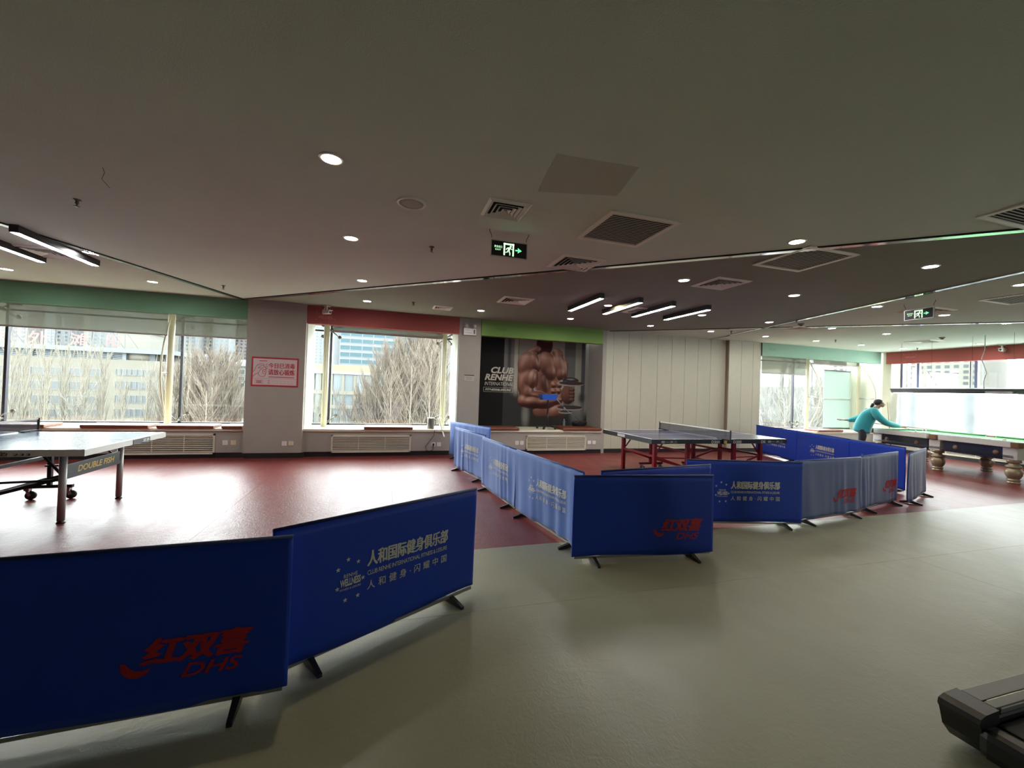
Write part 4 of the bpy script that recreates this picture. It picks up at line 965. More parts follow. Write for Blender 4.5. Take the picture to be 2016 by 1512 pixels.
# lamp over the billiard table
t = thing('billiard_lamp', 'long dark lamp hanging low over the billiard table', 'light', (12.33, 6.3, 1.715), ang)
hs = MB(); a, b = 1.33, .16
hs.add([(-a, -b * .3, .105), (a, -b * .3, .105), (a, b * .3, .105), (-a, b * .3, .105), (-a + .14, -b, 0), (a - .14, -b, 0), (a - .14, b, 0), (-a + .14, b, 0)], [(0, 1, 2, 3), (0, 4, 5, 1), (1, 5, 6, 2), (2, 6, 7, 3), (3, 7, 4, 0), (4, 7, 6, 5)])
hs.build('housing', mat('dark_slate_housing', (.03, .03, .04, 1), .5), t)
MB().bb(-a + .18, a - .18, -b + .02, b - .02, -.006, -.001).build('diffuser', mat('billiard_lamp_light', (1, 1, 1, 1), .4, emit=(.95, .98, 1, 1), estr=7), t)
MB().bb(.75, a - .14, -b - .004, -b * .7, .0, .05).build('label_plate', mat('pale_plate', (.4, .37, .36, 1), .4), t)
for k in (-1.1, -.4, .4, 1.1): MB().tube([(k, 0, .10), (k, 0, CE - 1.715)], .0022, 5).build('cable', M_black, t)
MB().tube([(.62, 0, .11), (.6, .01, .25), (.66, .0, .45), (.55, .02, .75), (.62, .0, .95), (.62, 0, CE - 1.715)], .008, 6).build('power_cord', M_white, t)
# cue leaning in the corner
t = thing('billiard_cue', 'wooden cue leaning upright in the corner by the plastic-hung window', 'cue', (14.42, 8.70, 0))
MB().tube([(0, 0, 0), (.055, .1, .75)], [.015, .011], 10).build('butt', mat('dark_cue_wood', (.10, .04, .02, 1), .35), t)
MB().tube([(.055, .1, .75), (.10, .2, 1.46)], [.011, .006], 10).build('shaft', mat('brown_cue_wood', (.2, .12, .06, 1), .35), t)

# ------------------------------------------------------------------ benches: cushions and small things
def cushion(x0, x1, label, y0=9.0, y1=9.46, z=SZ):
    t = MB().rbox(((x0 + x1) / 2, (y0 + y1) / 2, z + .028), (x1 - x0, y1 - y0, .056), .018).build('bench_cushion', M_brownpad)
    tag(t, label, 'cushion', 'brown bench cushions')
cushion(-8.0, -5.42, 'brown leather bench cushion behind the table net'); cushion(-4.95, -3.98, 'brown leather bench cushion below the round window post')
cushion(-3.86, -2.98, 'brown leather bench cushion above the first slatted grille end'); cushion(-2.86, -2.52, 'short brown bench cushion touching the wide pillar')
cushion(-.37, .60, 'brown leather bench cushion on the red band window sill'); cushion(2.02, 2.93, 'brown leather cushion beside the barrier on the mural bench', 9.0, 9.5)
cushion(3.99, 5.0, 'brown leather cushion under the black bag on the mural bench', 9.0, 9.75); cushion(11.95, 12.9, 'brown leather cushion on the sill below the mint band')
# stand with blue ball tray
t = thing('ball_catch_stand', 'blue tray on a black wheeled stand on the mural bench', 'stand', (3.735, 9.36, SZ))
f = MB()
for k in range(5):
    a = 2 * math.pi * k / 5 + .3; f.bar((0, 0, .075), (.24 * math.cos(a), .2 * math.sin(a), .055), .03, .025)
f.build('base', M_black, t)
for k in range(5):
    a = 2 * math.pi * k / 5 + .3; c = (.24 * math.cos(a), .2 * math.sin(a)); MB().tube([(c[0], c[1] - .014, .026), (c[0], c[1] + .014, .026)], .026, 12).build('caster', M_black, t)
MB().tube([(0, 0, .07), (0, 0, .42)], .022, 10).build('column', M_black, t); MB().tube([(0, 0, .40), (0, 0, .70)], .016, 10).build('inner_column', M_black, t)
tray = MB(); tray.add([(-.17, -.10, 0), (.17, -.10, 0), (.17, .10, 0), (-.17, .10, 0), (-.205, -.13, .13), (.205, -.13, .13), (.205, .13, .13), (-.205, .13, .13), (-.195, -.12, .13), (.195, -.12, .13), (.195, .12, .13), (-.195, .12, .13), (-.16, -.09, .012), (.16, -.09, .012), (.16, .09, .012), (-.16, .09, .012)],
    [(3, 2, 1, 0), (0, 1, 5, 4), (1, 2, 6, 5), (2, 3, 7, 6), (3, 0, 4, 7), (4, 5, 9, 8), (5, 6, 10, 9), (6, 7, 11, 10), (7, 4, 8, 11), (8, 9, 13, 12), (9, 10, 14, 13), (10, 11, 15, 14), (11, 8, 12, 15), (12, 13, 14, 15)])
o = tray.build('tray', mat('bright_blue_plastic', (.025, .12, .58, 1), .4), t); o.location = (0, 0, .69)
# leaning stick, bag, bottle
t = thing('ball_picker_pole', 'thin silver pole slanting against the mural above the black bag', 'pole', (4.70, 9.62, SZ + .06))
MB().tube([(.01, .02, .128), (-.36, .12, .42)], .006, 8).build('lower_tube', M_steel, t); MB().tube([(-.36, .12, .42), (-.62, .22, .72)], .010, 8).build('upper_tube', M_steel, t); MB().tube([(-.345, .115, .41), (-.375, .125, .435)], .014, 8).build('collar', M_white, t)
t = thing('black_bag', 'low black bag lying on the mural bench cushion', 'bag', (4.66, 9.56, SZ + .056))
vs = []; fs = []; n = 20
for k, (r, z) in enumerate([(.15, 0), (.19, .03), (.205, .075), (.2, .1), (.12, .115), (.02, .12)]):
    for j in range(n):
        a = 2 * math.pi * j / n; q = 1 + .06 * math.sin(3 * a + k); vs.append((r * q * math.cos(a), r * .6 * q * math.sin(a), z + .008 * math.sin(5 * a + k) * (k > 0)))
for k in range(5):
    for j in range(n): fs.append((k * n + j, k * n + (j + 1) % n, (k + 1) * n + (j + 1) % n, (k + 1) * n + j))
fs += [tuple(reversed(range(n))), tuple(5 * n + j for j in range(n))]
MB().add(vs, fs, True).build('body', mat('black_fabric', (.01, .01, .011, 1), .75, bump=.3, bscale=60), t)
MB().tube([(-.1, -.115, .06), (-.05, -.135, .12), (.05, -.135, .12), (.1, -.115, .06)], .008, 6).build('strap', M_black, t)
t = thing('water_bottle', 'small clear water bottle between the stand and the bag', 'bottle', (4.23, 9.5, SZ + .056))
MB().lathe([(.0005, 0), (.03, 0), (.032, .02), (.028, .06), (.032, .1), (.026, .13), (.012, .15), (.012, .158), (.0005, .158)], 16).build('body', see_through('clear_plastic', (.85, .87, .9, 1), .4, 'milky', col=(.5, .52, .55, 1)), t)
MB().lathe([(.0005, .156), (.014, .156), (.014, .175), (.0005, .175)], 12).build('cap', M_white, t)
# bin and desk lamp on the sill of the red band window
t = thing('kettle', 'small grey metal canister with a plug lead on the window sill', 'canister', (.99, 9.28, SZ))
MB().lathe([(.0005, 0), (.078, 0), (.08, .01), (.075, .2), (.072, .232), (.066, .235), (.0005, .235)], 24).build('body', mat('ribbed_grey_metal', (.16, .155, .15, 1), .35, metal=.6), t)
MB().lathe([(.078, .222), (.082, .228), (.078, .236), (.07, .236), (.07, .222)], 24).build('rim', M_white, t)
MB().tube([(.07, 0, .2), (.1, 0, .19), (.1, 0, .08), (.072, 0, .05)], .008, 8).build('handle', M_black, t)
MB().tube([(.03, -.085, .01), (.06, -.26, -.02), (.05, -.25, -.12), (-.03, -.235, -.24), (-.12, -.235, -.36), (-.10, -.235, -.44), (-.02, -.235, -.455), (.045, -.235, -.42), (.048, -.235, -.33)], .0055, 6).build('power_cord', M_black, t)
MB().rbox((.048, -.245, -.318), (.035, .03, .05), .006).build('plug', M_black, t)
t = thing('folding_desk_lamp', 'white folding lamp arm hanging over the sill edge beside the canister', 'lamp', (1.19, 9.36, SZ))
MB().rbox((.06, .06, .012), (.12, .1, .024), .006).build('base', M_white, t)
a = MB(); a.tube([(.06, .06, .02), (.09, .05, .16), (.0, 0, .285)], .009, 8); a.tube([(.0, 0, .285), (-.1, -.02, .255)], .008, 8); a.build('arm', M_white, t)
MB().bar((-.03, -.1, .21), (.055, -.42, -.145), .028, .014).build('lamp_strip', M_white, t)
MB().tube([(-.01, -.02, .26), (-.03, -.1, .21)], .008, 8).build('hinge', M_white, t)

# ------------------------------------------------------------------ gym machines at the picture edge
t = thing('treadmill', 'black treadmill with metal edged side rails on the grey floor', 'treadmill', (2.33, .35, 0))
M_tm = mat('treadmill_black', (.012, .012, .012, 1), .4); M_tmg = mat('treadmill_grey_rail', (.09, .085, .075, 1), .42, var=.15, vscale=9); M_tms = mat('treadmill_metal_edge', (.55, .53, .46, 1), .3, metal=.7)
for yy in (0, .73):
    MB().rbox((1.05, yy + .065, .11), (1.86, .125, .17), .012).build('side_rail', M_tm, t)
    MB().rbox((1.07, yy + .065, .205), (1.82, .118, .026), .006).build('rail_edge', M_tms, t)
    MB().rbox((1.03, yy + .086, .2155), (1.80, .066, .011), .002).build('foot_strip', M_tmg, t)
    MB().rbox((1.03, yy + .028, .2155), (1.80, .038, .011), .002).build('foot_strip', M_tmg, t)
    cp = MB(); pr2 = [(.012, .165), (.0, .185), (.006, .205), (.04, .2165), (.125, .222), (.125, .03), (.085, .035), (.035, .09)]
    cp.plate(pr2, yy - .004, yy + .132); cp.build('end_cap', M_tm, t)
MB().rbox((.06, .43, .115), (.1, .62, .11), .03).build('rear_roller_cover', M_tm, t)
MB().rbox((1.0, .43, .155), (1.78, .59, .03), .012).build('running_belt', mat('belt_black', (.02, .02, .02, 1), .6, bump=.2, bscale=400), t)
MB().rbox((1.9, .43, .17), (.34, .86, .26), .05).build('motor_hood', M_tm, t)
for yy in (.03, .83): MB().bar((1.85, yy, .2), (1.62, yy, 1.25), .06, .09).build('upright', M_tm, t); MB().tube([(1.62, yy, 1.1), (1.2, yy, 1.02)], .022, 10).build('handrail', M_tm, t)
MB().rbox((1.62, .43, 1.3), (.1, .84, .24), .03).build('console', M_tm, t)
MB().bb(1.562, 1.568, .2, .66, 1.24, 1.38).build('screen', mat('dark_screen', (.01, .012, .015, 1), .1), t)
MB().bb(.12, 2.0, .1, .76, 0, .03).build('base_frame', M_tm, t)
t = thing('gym_machine_post', 'black padded upright of a gym machine standing on the grey floor', 'gym machine', (5.06, 1.965, 0))
MB().rbox((.0, .0, .0375), (.17, .17, .075), .01).build('base_collar', M_black, t)
MB().rbox((0, 0, .45), (.135, .10, .78), .012).build('post', M_black, t)
MB().lathe([(.0005, .79), (.05, .79), (.085, .82), (.092, .86), (.08, .885), (.0005, .895)], 20).build('padded_top', mat('black_foam', (.014, .014, .015, 1), .7), t)

# ------------------------------------------------------------------ outside: ground, buildings, trees
GZ = -12.
g = MB().bb(-500, 700, 10.6, 700, GZ - 1, GZ).build('ground', mat('winter_ground', (0.0428, 0.0410, 0.0373, 1), .9, var=.2, vscale=.05)); tag(g, 'pale winter street ground outside the windows', 'ground', kind='structure')
M_conc = mat('cream_facade_tile', (0.0637, 0.0600, 0.0465, 1), .8, var=.05, vscale=.6); M_concb = mat('blue_white_facade', (0.0557, 0.0649, 0.0692, 1), .7, var=.04, vscale=.4)
M_pane = mat('far_window_pane', (0.0148, 0.0195, 0.0211, 1), .3); M_frame = mat('far_window_frame', (0.0723, 0.0771, 0.0771, 1), .6); M_blueg = mat('far_blue_glass', (0.0100, 0.0320, 0.0420, 1), .25, spec=.2)
M_tw = [mat('far_tower_white', (0.0723, 0.0796, 0.0826, 1), .8), mat('far_tower_cream', (0.0723, 0.0710, 0.0587, 1), .8), mat('far_tower_pink', (0.0723, 0.0649, 0.0624, 1), .8)]
M_louv = mat('far_louvre', (0.0428, 0.0532, 0.0587, 1), .6)
def bwin(par, x0, x1, z0, z1, y, fr=.12, mt=None, fm=None):
    f = MB()
    for a, b, c, d in ((x0, x1, z0 - fr, z0), (x0, x1, z1, z1 + fr), (x0 - fr, x0, z0 - fr, z1 + fr), (x1, x1 + fr, z0 - fr, z1 + fr)): f.bb(a, b, y - .15, y, c, d)
    w = f.build('window', fm or M_frame, par); MB().bb(x0, x1, y - .04, y, z0, z1).build('pane', mt or M_pane, w)
YB1 = 130.
zz = lambda py, y=YB1, px=120: at_y(px, py, y).z
xx = lambda px, y=YB1, py=730: at_y(px, py, y).x
t = thing('office_building', 'long cream office block with louvred top storey and red rooftop characters', 'building')
xr, xl = xx(338), xx(-260)
MB().bb(xl, xr, YB1, YB1 + 18, GZ, zz(703)).build('wall', M_conc, t)
MB().bb(xl, xr + .6, YB1 - .8, YB1 + 18, zz(689), zz(680)).build('parapet', M_concb, t)
MB().bb(xl, xx(300), YB1 + 1.0, YB1 + 18, zz(703), zz(689)).build('louvre_storey', mat('far_dark_storey', (0.0263, 0.0331, 0.0361, 1), .6), t)
for a, b in ((-20, 55), (60, 132), (137, 210), (215, 241)):
    lv = MB(); 
    for k in range(4): z = zz(703) + (zz(689) - zz(703)) * (k + .5) / 4; lv.bb(xx(a), xx(b), YB1 + .4, YB1 + .9, z - .13, z + .13)
    lv.build('louvre_bay', M_louv, t)
for a in (-22.5, 57.5, 134.5, 212.5, 243): MB().bb(xx(a) - .4, xx(a) + .4, YB1 + .05, YB1 + 1.2, zz(703), zz(689)).build('pilaster', M_concb, t)
MB().lathe([(3.6, 0), (3.6, zz(689) - zz(703))], 20, (xx(268), YB1 + 3.7, zz(703))).build('round_stair_tower', M_conc, t)
for a, b in ((-55, -32), (-15, 7), (22, 45), (61, 86), (99, 124), (138, 163), (176, 198)):
    for c, d in ((738, 724), (766, 751), (794, 779), (821, 806)): bwin(t, xx(a), xx(b), zz(c), zz(d), YB1)
for a, b in ((239, 248), (250, 258), (260.5, 269), (271, 281), (283, 291), (293, 303), (229, 237)):
    for c, d in ((739, 728), (766, 752), (793, 779), (820, 806)): bwin(t, xx(a), xx(b), at_y(265, c, YB1).z, at_y(265, d, YB1).z, YB1, .07)
M_sign = mat('faded_red_sign', (0.1105, 0.0382, 0.0365, 1), .6); M_strut = mat('sign_strut', (0.0298, 0.0331, 0.0331, 1), .6)
for ch, a, b, c, d in (('外', 57, 98, 677, 652), ('滩', 140, 174, 680, 656), ('阳', 211, 238, 683, 660), ('绿', -30, 10, 672, 648)):
    s = MB(); add_text(s, ch, xx(a, YB1, 665), xx(b, YB1, 665), at_y((a + b) / 2, c, YB1).z, at_y((a + b) / 2, d, YB1).z, YB1 - .3, .03); s.build('roof_character', M_sign, t)
    s = MB(); xm = xx((a + b) / 2 + 8, YB1, 665); z0 = zz(680)
    for k in (-1.5, 1.5): s.bar((xm + k, YB1, z0), (xm + k, YB1 - .2, z0 + 5), .1, .1); s.bar((xm + k + 2, YB1 + 2, z0), (xm + k, YB1 - .1, z0 + 4.4), .08, .08)
    s.build('sign_support', M_strut, t)
tag(t, kind='thing')
# second block with the blue pyramid roof
Y2 = 170.; t = thing('roofed_building', 'cream block with a small blue pyramid roof behind bare trees', 'building')
xa, xb = xx(352, Y2), xx(500, Y2); z2 = at_y(430, 713, Y2).z
MB().bb(xa, xb, Y2, Y2 + 16, GZ, z2).build('wall', M_conc, t); MB().bb(xa - .4, xb, Y2 - .6, Y2 + 16, z2 - 1.1, z2).build('eaves', M_frame, t)
MB().bb(xx(388, Y2), xx(438, Y2), Y2 - .3, Y2, z2 - 2.3, z2 - 1.2).build('window_band', M_pane, t)
ap = at_y(405, 697, Y2 + 3); b0, b1 = xx(394, Y2 + 3), xx(417.5, Y2 + 3)
MB().add([(b0, Y2 + .5, z2), (b1, Y2 + .5, z2), (b1, Y2 + 6, z2), (b0, Y2 + 6, z2), (ap.x, Y2 + 3.2, ap.z)], [(0, 1, 4), (1, 2, 4), (2, 3, 4), (3, 0, 4), (3, 2, 1, 0)]).build('pyramid_roof', mat('blue_roof', (0.0190, 0.0508, 0.0875, 1), .5), t)
MB().add([(xx(458, Y2), Y2 - .4, z2 - .9), (xb, Y2 - .4, z2 - .9), (xb, Y2 + 5, z2 + 1.4), (xx(462, Y2), Y2 + 5, z2 + 1.4), (xx(458, Y2), Y2 + 5, z2 - .9), (xb, Y2 + 5, z2 - .9)], [(0, 1, 2, 3), (0, 3, 4), (1, 5, 2), (3, 2, 5, 4), (0, 4, 5, 1)]).build('slate_roof', mat('dark_slate', (0.0190, 0.0226, 0.0263, 1), .6), t)
for a, b, c, d in ((399, 404, 727, 721), (415, 424, 728, 721), (443, 448.5, 730, 723), (452, 456, 730, 723), (471, 482, 735, 726), (471, 482, 747, 740), (471, 482, 760, 753), (383, 388, 740, 731)): bwin(t, xx(a, Y2), xx(b, Y2), at_y(430, c, Y2).z, at_y(430, d, Y2).z, Y2, .2)
# curved tiled building
t = thing('curved_building', 'yellow tiled building with a curved parapet and glazed hall', 'building'); Y3 = 90.
cx_ = xx(680, Y3); hw = xx(748, Y3) - cx_; R_ = 15.; zt3 = at_y(680, 719, Y3).z; zb3 = at_y(680, 732, Y3).z
def arc(r, w, n=18): 
    a = math.asin(min(1, w / r)); return [(cx_ + r * math.sin(k), Y3 + R_ - r * math.cos(k)) for k in np.linspace(-a, a, n)]
A0 = arc(R_, hw); MB().prism(A0 + [(cx_ + hw, Y3 + 20), (cx_ - hw, Y3 + 20)], zb3, zt3).build('tiled_parapet', mat('yellow_tile', (0.0746, 0.0637, 0.0361, 1), .7, var=.05), t)
A1 = arc(R_ - .5, hw - .5); MB().prism(A1 + [(cx_ + hw - .5, Y3 + 20), (cx_ - hw + .5, Y3 + 20)], GZ, zb3).build('glazed_hall', mat('hall_glass', (0.0318, 0.0453, 0.0484, 1), .3), t)
MB().prism(arc(R_ + .1, hw) + list(reversed(arc(R_ - .4, hw))), zb3 - .5, zb3).build('white_rail', M_frame, t)
for zc_ in (at_y(680, 772, Y3).z, at_y(680, 800, Y3).z): MB().prism(arc(R_ + .05, hw) + list(reversed(arc(R_ - .5, hw))), zc_ - .5, zc_ + .25).build('storey_band', M_conc, t)
for k in (0, .16, .33, .5, .67, .84, 1): 
    i = int(k * 17); MB().bb(A1[i][0] - .25, A1[i][0] + .25, A1[i][1] - .4, A1[i][1] + .1, GZ, zb3).build('pier', M_conc, t)
# blue-glass striped tower
t = thing('striped_tower', 'tall pale tower with blue ribbon windows above the curved building', 'building'); Y4 = 255.
xa, xb = xx(668, Y4, 690), xx(900, Y4, 690); MB().bb(xa, xb, Y4, Y4 + 20, GZ, 75).build('wall', M_concb, t)
MB().bb(xx(654, Y4, 690), xa, Y4 + 4, Y4 + 20, GZ, 75).build('side_wing', M_tw[0], t)
rows = [at_y(700, k, Y4).z for k in (716, 702.5, 691.5, 680, 668.5)]; step = rows[1] - rows[0]
for r in range(8):
    z = rows[0] + step * r
    for a, b in ((670, 688.5), (689.5, 712), (713.5, 734), (735.5, 757), (758.5, 779), (780.5, 810), (811, 840), (841, 880)):
        bwin(t, xx(a, Y4, 690), xx(b, Y4, 690), z, z + step * .58, Y4, .15, M_blueg)
# far residential towers
def tower(px0, px1, y, top, mt, label, fl=3.1, w=1.6, gap=3.4):
    x0, x1 = xx(px0, y, 690), xx(px1, y, 690); t = thing('residential_tower', label, 'building', group='far residential towers')
    MB().bb(x0, x1, y, y + 16, GZ, top).build('wall', mt, t)
    ws = MB(); n = max(1, int((x1 - x0) / gap)); z = 2.
    while z < top - 2:
        for k in range(n): c = x0 + (x1 - x0) * (k + .5) / n; ws.bb(c - w / 2, c + w / 2, y - .12, y, z, z + 1.5)
        z += fl
    o = ws.build('window_rows', M_pane, t); o['kind'] = 'stuff'
    for k in (0, 1): MB().bb(x0 + (x1 - x0) * k - .3, x0 + (x1 - x0) * k + .3, y - .6, y, GZ, top).build('corner_fin', M_tw[0], t)
tower(352, 385, 400, 90, M_tw[0], 'white far tower beside the round window post'); tower(388, 418, 430, 85, M_tw[1], 'cream far tower above the blue pyramid roof')
tower(421, 450, 410, 95, M_tw[0], 'white far tower with balconies between the cream and pink towers'); tower(462, 505, 440, 88, M_tw[2], 'pinkish far tower next to the wide pillar')
tower(295, 330, 380, 70, M_tw[1], 'cream far tower behind the long office block end'); tower(108, 136, 420, 60, M_tw[0], 'white far tower between two red rooftop characters')
tower(180, 206, 430, 62, M_tw[0], 'white far tower behind the rooftop sign struts'); tower(20, 52, 400, 66, M_tw[2], 'pinkish far tower behind the first rooftop character')
tower(612, 642, 450, 110, M_tw[0], 'white far tower beside the striped tower'); tower(1510, 1540, 380, 90, M_tw[1], 'cream far tower seen under the mint band'); tower(1550, 1600, 380, 80, M_tw[0], 'white far tower behind the trees under the mint band')
YF2 = 560  # back row of towers added to close skyline gaps and cut sky glare
for a, b, mt_, top, lb in ((-70, -20, 0, 150, 'added hazy tower at the far end of the skyline beyond the wide window'), (-12, 18, 1, 140, 'added hazy tower behind the first rooftop character'), (54, 106, 0, 135, 'broad added hazy tower behind the second rooftop character'), (138, 178, 1, 145, 'broad added hazy tower behind the third rooftop character'), (208, 232, 2, 140, 'narrow added hazy tower behind the fourth rooftop character'), (234, 293, 0, 150, 'broad added hazy tower behind the plain yellowish block'),
        (332, 350, 1, 145, 'narrow added hazy tower hidden by the round window post'), (386, 388.5, 0, 130, 'thin added hazy slab between white and cream towers'), (451, 461, 1, 140, 'thin added hazy slab between white and pink towers'), (642, 655, 2, 170, 'added hazy tower squeezed beside the striped tower'), (840, 905, 0, 160, 'added hazy tower behind the tall poplars'), (1480, 1509, 2, 170, 'added hazy tower at the edge of the mint band window'), (1541, 1549, 0, 160, 'thin added hazy slab under the mint band'), (1601, 1640, 2, 170, 'added hazy tower beside the bowed rod under the mint band')):
    tower(a, b, YF2, top, M_tw[mt_], lb)
t = thing('plain_annex', 'plain yellowish block behind the office roof', 'building'); MB().bb(xx(232, 150, 690), xx(294, 150, 690), 150, 160, GZ, at_y(260, 655, 150).z).build('wall', M_tw[1], t); MB().bb(xx(232, 150, 690) - .3, xx(294, 150, 690) + .3, 149.6, 160.3, at_y(260, 655, 150).z, at_y(260, 655, 150).z + .8).build('roof_edge', M_frame, t)
# towers beyond the side window
for i, (y0, y1, top, lb) in enumerate(((95, 125, 70, 'grey far tower beyond the side window next to the blue mullion'), (140, 172, 78, 'white far tower in the middle of the side window'), (185, 220, 64, 'pale far tower beyond the plastic sheet corner'), (50, 80, 72, 'far tower behind the billiard lamp end'))):
    t = thing('residential_tower', lb, 'building', group='far residential towers'); X0 = 300
    MB().bb(X0, X0 + 20, y0, y1, GZ, top).build('wall', M_tw[i % 3], t); ws = MB()
    for z in np.arange(3, top - 2, 3.1):
        for y in np.arange(y0 + 2, y1 - 1, 4.): ws.bb(X0 - .12, X0, y, y + 2, z, z + 1.6)
    o = ws.build('window_rows', M_pane, t); o['kind'] = 'stuff'; MB().bb(X0 - .4, X0, y0 - .3, y0 + .3, GZ, top).build('corner_fin', M_tw[0], t)

# bare trees
M_bark = [mat('pale_poplar_bark', (0.0983, 0.0888, 0.0679, 1), .9, var=.25, vscale=2), mat('brown_twigs', (0.0636, 0.0491, 0.0347, 1), .9, var=.3, vscale=2), mat('grey_twigs', (0.0751, 0.0723, 0.0607, 1), .9, var=.25, vscale=2)]
def tree_mesh(seed, nb, nt, spread, lean):
    rg = random.Random(seed); tk = MB(); H = 1.0
    pts = [(0, 0, 0)]; 
    for k in range(1, 9): pts.append((rg.uniform(-.006, .006), rg.uniform(-.006, .006), k / 8))
    tk.tube(pts, [.013 * (1 - .95 * k / 8) + .0006 for k in range(9)], 6)
    br = MB(); tr = [Vector(p) for p in pts]
    def twig(p, d, L, r, n=3):
        a = d.cross(Vector((rg.uniform(-1, 1), rg.uniform(-1, 1), .3))).normalized(); b = d.cross(a); mid = p + d * L * .5 + a * rg.uniform(-.08, .08) * L; q = p + d * L + Vector((0, 0, L * .12))
        br.tube([p, mid, q], [r, r * .7, r * .25], 3, False); return mid, q
    for i in range(nb):
        h = .12 + .86 * (i + rg.random()) / nb; f = h * 8; k = min(7, int(f)); p = tr[k].lerp(tr[k + 1], f - k)
        az = rg.uniform(0, 6.283); d = Vector((math.cos(az) * spread, math.sin(az) * spread, lean)).normalized(); L = (.09 + .20 * (1 - h) ** .7) * rg.uniform(.7, 1.2)
        mid, q = twig(p, d, L, .0042 * (1 - .6 * h))
        for j in range(nt):
            s = p.lerp(q, rg.uniform(.25, 1)); az2 = az + rg.uniform(-1.3, 1.3); d2 = Vector((math.cos(az2) * spread * .9, math.sin(az2) * spread * .9, lean * rg.uniform(.5, 1.2))).normalized()
            m_, e = twig(s, d2, L * rg.uniform(.25, .6), .0017)
    return tk.mesh('trunk'), br.mesh('branches')
TV = [tree_mesh(3, 60, 5, .30, 1.0), tree_mesh(5, 100, 11, .5, .9), tree_mesh(8, 70, 9, .75, .8)]
ntree = [0]
def tree(x, y, top, v, label, mt=1, wid=1., group='bare trees outside'):
    t = thing('bare_tree', label, 'tree', (x, y, GZ), random.uniform(0, 6.28), group); Hh = top - GZ; t.scale = (Hh * wid, Hh * wid, Hh)
    for me_, nm, m_ in ((TV[v][0], 'trunk', M_bark[0]), (TV[v][1], 'branches', M_bark[mt])):
        o = bpy.data.objects.new(nm, me_); COL.objects.link(o); o.parent = t
        if not me_.materials: me_.materials.append(None)
        o.material_slots[0].link = 'OBJECT'; o.material_slots[0].material = m_
LB1 = 'bare poplar in front of the long office block'; LB2 = 'bare brown poplar in the thick clump below the striped tower'; LB3 = 'bare tree in front of the blue pyramid roof block'; LB4 = 'bare tree seen under the mint band'; LB5 = 'bare tree beyond the plastic sheet'
for px_, py_, y, v, w_ in ((-30, 700, 38, 0, .9), (22, 706, 36, 0, .7), (52, 702, 38, 0, .7), (90, 706, 36, 0, .7), (128, 706, 38, 0, .7), (165, 712, 36, 0, .75), (203, 712, 38, 0, .7), (150, 790, 31, 2, .7), (240, 770, 34, 0, .7), (292, 752, 34, 0, .8), (322, 745, 36, 0, .8)):
    q = at_y(px_, py_, y); tree(q.x, y, q.z, v, LB1, 2 if v else 0, w_)
for px_, py_, y, v, w_ in ((345, 735, 34, 1, .8), (374, 722, 33, 0, .8), (396, 715, 35, 1, .8), (420, 716, 33, 1, .9), (444, 716, 35, 1, .8), (462, 728, 34, 0, .8), (408, 770, 30, 2, .7)):
    q = at_y(px_, py_, y); tree(q.x, y, q.z, v, LB3, 1, w_)
for px_, py_, y, v, w_ in ((880, 648, 27, 1, .75), (858, 655, 29, 1, .75), (838, 664, 27, 1, .75), (818, 674, 29, 1, .75), (798, 690, 27, 1, .75), (778, 702, 29, 1, .7), (760, 712, 27, 1, .7), (745, 735, 29, 1, .65), (728, 760, 27, 1, .6), (712, 785, 29, 1, .6), (850, 690, 24, 2, .6), (810, 720, 24, 2, .6), (770, 750, 24, 2, .6), (690, 800, 29, 2, .7), (640, 800, 32, 0, .8), (665, 790, 34, 0, .8), (620, 795, 33, 0, .8)):
    q = at_y(px_, py_, y); tree(q.x, y, q.z, v, LB2 if px_ > 680 else 'slim bare tree in front of the curved building', 1 if px_ > 680 else 2, w_)
for px_, py_, y, v, w_ in ((1508, 752, 30, 0, .8), (1522, 745, 34, 1, .8), (1536, 738, 32, 0, .7), (1553, 748, 34, 1, .8), (1570, 768, 28, 1, .8), (1590, 772, 30, 1, .8), (1608, 765, 32, 1, .8), (1620, 758, 34, 0, .8), (1545, 785, 26, 2, .8), (1580, 795, 24, 2, .8)):
    q = at_y(px_, py_, y); tree(q.x, y, q.z, v, LB4, 2, w_)
for k in range(9):
    tree(46 + (k % 3) * 6, 11 + k * 4.6, 1.2 + 2.2 * random.random(), k % 3, LB5, 2, .9)

# ------------------------------------------------------------------ the billiard player
PF = Vector((.55, -.835, 0)).normalized()
pt = thing('person', 'person in a teal jacket and dark trousers leaning over the billiard table with a cue', 'person', (11.53, 7.60, 0), math.atan2(PF.y, PF.x))
def skin(name, V, E_, mt, root=0, levels=2):
    """V: (x forward, y left, z, radius x, radius y)"""
    me_ = bpy.data.meshes.new(name); me_.from_pydata([v[:3] for v in V], E_, []); o = bpy.data.objects.new(name, me_); COL.objects.link(o); o.parent = pt
    md = o.modifiers.new('skin', 'SKIN'); md.use_smooth_shade = True
    for i, v in enumerate(V):
        s = me_.skin_vertices[0].data[i]; s.radius = (v[3], v[4] if len(v) > 4 else v[3]); s.use_root = (i == root)
    sb = o.modifiers.new('smooth', 'SUBSURF'); sb.levels = levels; sb.render_levels = levels
    me_.materials.append(mt); return o
chain = lambda a, n: [(k, k + 1) for k in range(a, a + n - 1)]
V = [(0, 0, .86, .10, .13), (.05, 0, 1.0, .095, .12), (.13, 0, 1.12, .10, .125), (.21, 0, 1.24, .085, .11), (.265, 0, 1.315, .045), (.30, 0, 1.36, .05), (.325, 0, 1.40, .068, .062), (.335, 0, 1.45, .066, .062), (.335, 0, 1.485, .04)]
E_ = chain(0, 9)
def limb(pts, at):
    s = len(V); V.extend(pts); E_.append((at, s)); E_.extend(chain(s, len(pts))); return s + len(pts) - 1
